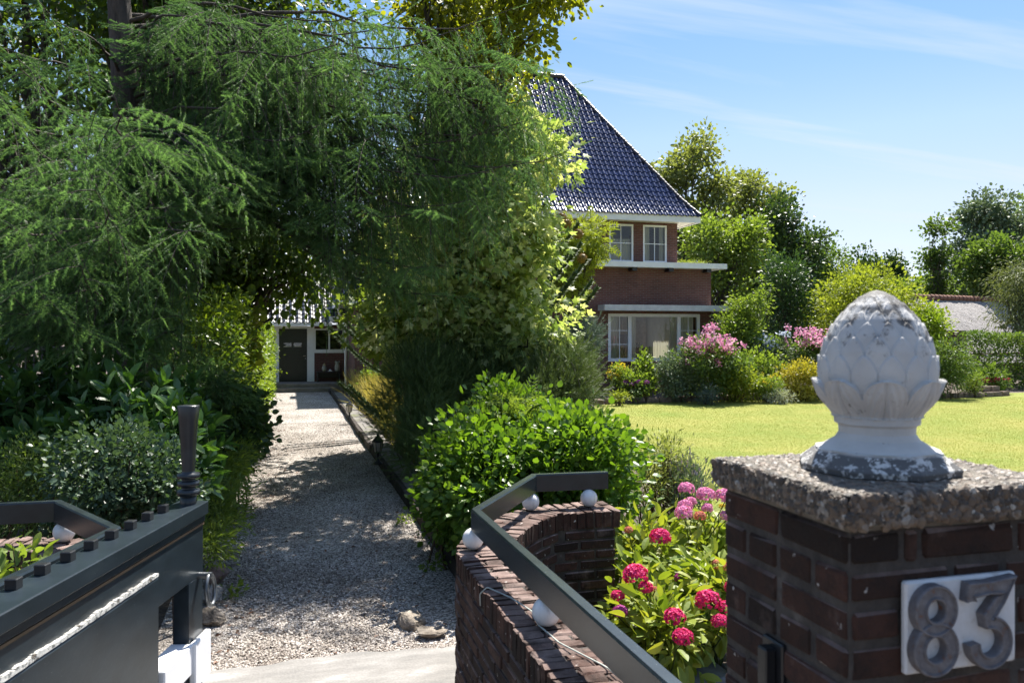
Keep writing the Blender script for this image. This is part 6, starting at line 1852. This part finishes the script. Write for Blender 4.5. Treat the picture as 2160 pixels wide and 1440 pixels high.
# ---------------------------------------------------------------- the flower bed in front of the house
def flowers(r, C, rg, col, n, sz, clr, zoff=.05, frac=1.0, part="blossoms"):
    G = Geo(); k = rg.integers(0, len(C), n)
    m_ = max(8, n // 16); T_ = C[rg.integers(0, len(C), m_)] + rg.normal(0, clr, (m_, 3)) + [0, 0, zoff]      # blooms sit in trusses
    P = T_[rg.integers(0, m_, n)] + rg.normal(0, sz * .75, (n, 3))
    G.leaves(T_ROUND, P, rg.normal(size=(n, 3)), rg.normal(size=(n, 3)) + [0, 0, .8], sz * rg.uniform(.6, 1.3, n))
    G.build(part, FM[col], r)
def upper(C, f=.5):
    return C[np.argsort(C[:, 2])[int(len(C) * (1 - f)):]]
GBED = "plants in the house bed"
def bed(name, label, cat, boxes, d, ncl, per, clr, leaf, lm, seed, T=T_LEAF, dep=1.0, fl=None, **kw):
    r, C, rg = shrub(name, label, cat, [ell(*b_, d, dep) for b_ in boxes], ncl, per, clr, leaf, L[lm] if isinstance(lm, str) else lm, T, seed, GBED, **kw)
    for f_ in fl or (): flowers(r, upper(C, f_[4] if len(f_) > 4 else .6), rg, *f_[:4])
    return r, C, rg
bed("yellow_perennial", "golden-yellow flowering plant at the bed's left end under the bay window", "plant", [(1288, 1332, 772, 832)], 24.5, 60, 18, .10, .10, "light", 121, fl=[("yellow", 420, .07, .10)])
bed("garden_hydrangea", "purple-pink hydrangea low under the big window", "hydrangea", [(1312, 1372, 790, 836)], 24.2, 60, 18, .11, .11, "light", 122)
r_, C_x, rg_ = bed("mophead_hydrangea", "small hydrangea clump with violet-pink heads in front of the bay's brick base", "hydrangea", [(1318, 1368, 794, 836)], 23.9, 40, 16, .1, .10, "mid", 123)
for c in upper(C_x, .6)[:14]:
    G = Geo(); petal_head(G, c + [0, -.05, .08], .085, rg_, 50); G.build("flower_head", FM["purple"], r_)
bed("leafy_perennial", "tall light green plant with a pale spike below the big pane", "plant", [(1343, 1382, 762, 836), (1350, 1366, 740, 790)], 24.6, 60, 16, .10, .13, "light", 124, droop=-.2)
bed("round_shrub", "round dense grey-green shrub in the bed below the window's middle", "shrub", [(1386, 1482, 746, 840)], 24.2, 260, 26, .09, .075, "grey", 125, T_LEAF, 1.4, bias=.35)
bed("pink_azalea", "tall pink-flowered shrub covering the bay window's right corner", "shrub", [(1430, 1560, 715, 800), (1460, 1540, 745, 840), (1515, 1580, 745, 800)], 24.0, 260, 20, .13, .10, "mid", 126, dep=1.6, fl=[("azalea", 1500, .08, .19, .12, .75)])
bed("blue_juniper", "low blue-grey juniper at the bed's front edge", "conifer", [(1470, 1516, 818, 852)], 23.2, 70, 12, .08, .10, "bluepine", 127, T_LARCH, .8)
bed("golden_bush", "yellow-green bush right of the low blue juniper", "shrub", [(1503, 1602, 772, 838)], 24.2, 200, 22, .11, .085, "gold", 128, dep=1.4)
bed("spurge_mound", "low lime-yellow mound left of the golden euonymus", "plant", [(1588, 1648, 796, 838)], 24.0, 100, 20, .08, .07, "light", 129, fl=[("yellow", 200, .045, .08)])
bed("silver_plant", "feathery silver-grey plant at the bed's front edge", "plant", [(1615, 1672, 824, 850)], 23.6, 60, 18, .06, .07, "silver", 130, T_NARROW, .6)
bed("golden_euonymus", "rounded yellow-variegated shrub just left of the stone pine-cone", "shrub", [(1645, 1738, 756, 840)], 24.6, 240, 24, .10, .08, leaf_mat("euonymus_leaf", (.16, .19, .02), (.38, .36, .05), .35, (1.2, 1.1, .5), .4, .4, c2=(.55, .48, .12)), 131, dep=1.4, bias=.35)
bed("pink_azalea", "pink-flowered shrub immediately left of the stone pine-cone", "shrub", [(1662, 1765, 702, 770), (1690, 1790, 730, 800)], 26.0, 200, 18, .13, .10, "mid", 132, dep=1.4, fl=[("azalea", 1100, .085, .18, .12, .8)])
bed("blue_hydrangea", "hydrangea with pale blue-white heads behind the golden bush", "hydrangea", [(1582, 1650, 716, 770)], 27.0, 90, 18, .12, .11, "mid", 133, fl=[("blue", 240, .11, .14)])
bed("green_mound", "soft light green mound between the two pink-flowered shrubs", "plant", [(1612, 1680, 712, 775)], 26.6, 130, 22, .1, .07, "grey", 134, T_NARROW)
bed("mixed_shrub", "yellow-green leafy shrub between pink shrub and golden bush", "shrub", [(1545, 1650, 745, 815)], 25.6, 160, 20, .12, .10, "light", 135, dep=1.4)
bed("tree_peony", "dark drooping-leaved shrub right of the stone pine-cone", "shrub", [(1950, 2052, 715, 815), (1930, 2010, 760, 836)], 25.5, 230, 22, .12, .13, "mid", 136, T_NARROW, 1.5, droop=.6)
bed("green_mound", "fresh green feathery mound beside the silver garden light", "plant", [(2030, 2068, 775, 836)], 26.0, 80, 22, .08, .08, "light", 137, T_NARROW, .8)
r_, C_x, rg_ = bed("red_hydrangea", "hydrangea with red heads beyond the stepped stone corner", "hydrangea", [(2050, 2118, 778, 828)], 27.5, 80, 18, .12, .12, "mid", 138)
for c in upper(C_x, .7)[:12]:
    G = Geo(); petal_head(G, c + [0, -.06, .08], .12, rg_, 50); G.build("flower_head", FM["crimson"], r_)
bed("bay_base_shrub", "tall green shrub at the wall behind the pink-flowered one", "shrub", [(1505, 1580, 660, 760)], 27.4, 120, 20, .13, .10, "light", 139)
bed("dark_back_shrub", "dark mixed shrub filling the bed's back beside the holly", "shrub", [(1560, 1720, 690, 780)], 29.5, 170, 24, .16, .12, "dark", 140, dep=1.6)
bed("dark_back_shrub", "dark shrub hidden mostly behind the stone pine-cone", "shrub", [(1740, 1960, 690, 800)], 28.0, 220, 24, .16, .12, "mid", 141, dep=1.6)
bed("golden_bush", "yellow-green bush standing right behind the stone pine-cone's middle", "shrub", [(1735, 1835, 765, 838)], 25.2, 180, 22, .11, .085, "light", 143, dep=1.4)
bed("round_shrub", "grey-green round shrub standing behind the stone pine-cone's right half", "shrub", [(1830, 1945, 750, 838)], 25.4, 220, 24, .10, .08, "grey", 144, dep=1.5, bias=.35)
bed("yellow_low_plant", "tiny yellow-green tuft at the very left end of the bed edge", "plant", [(1290, 1322, 826, 846)], 22.9, 30, 16, .06, .06, "gold", 142, dep=.4)
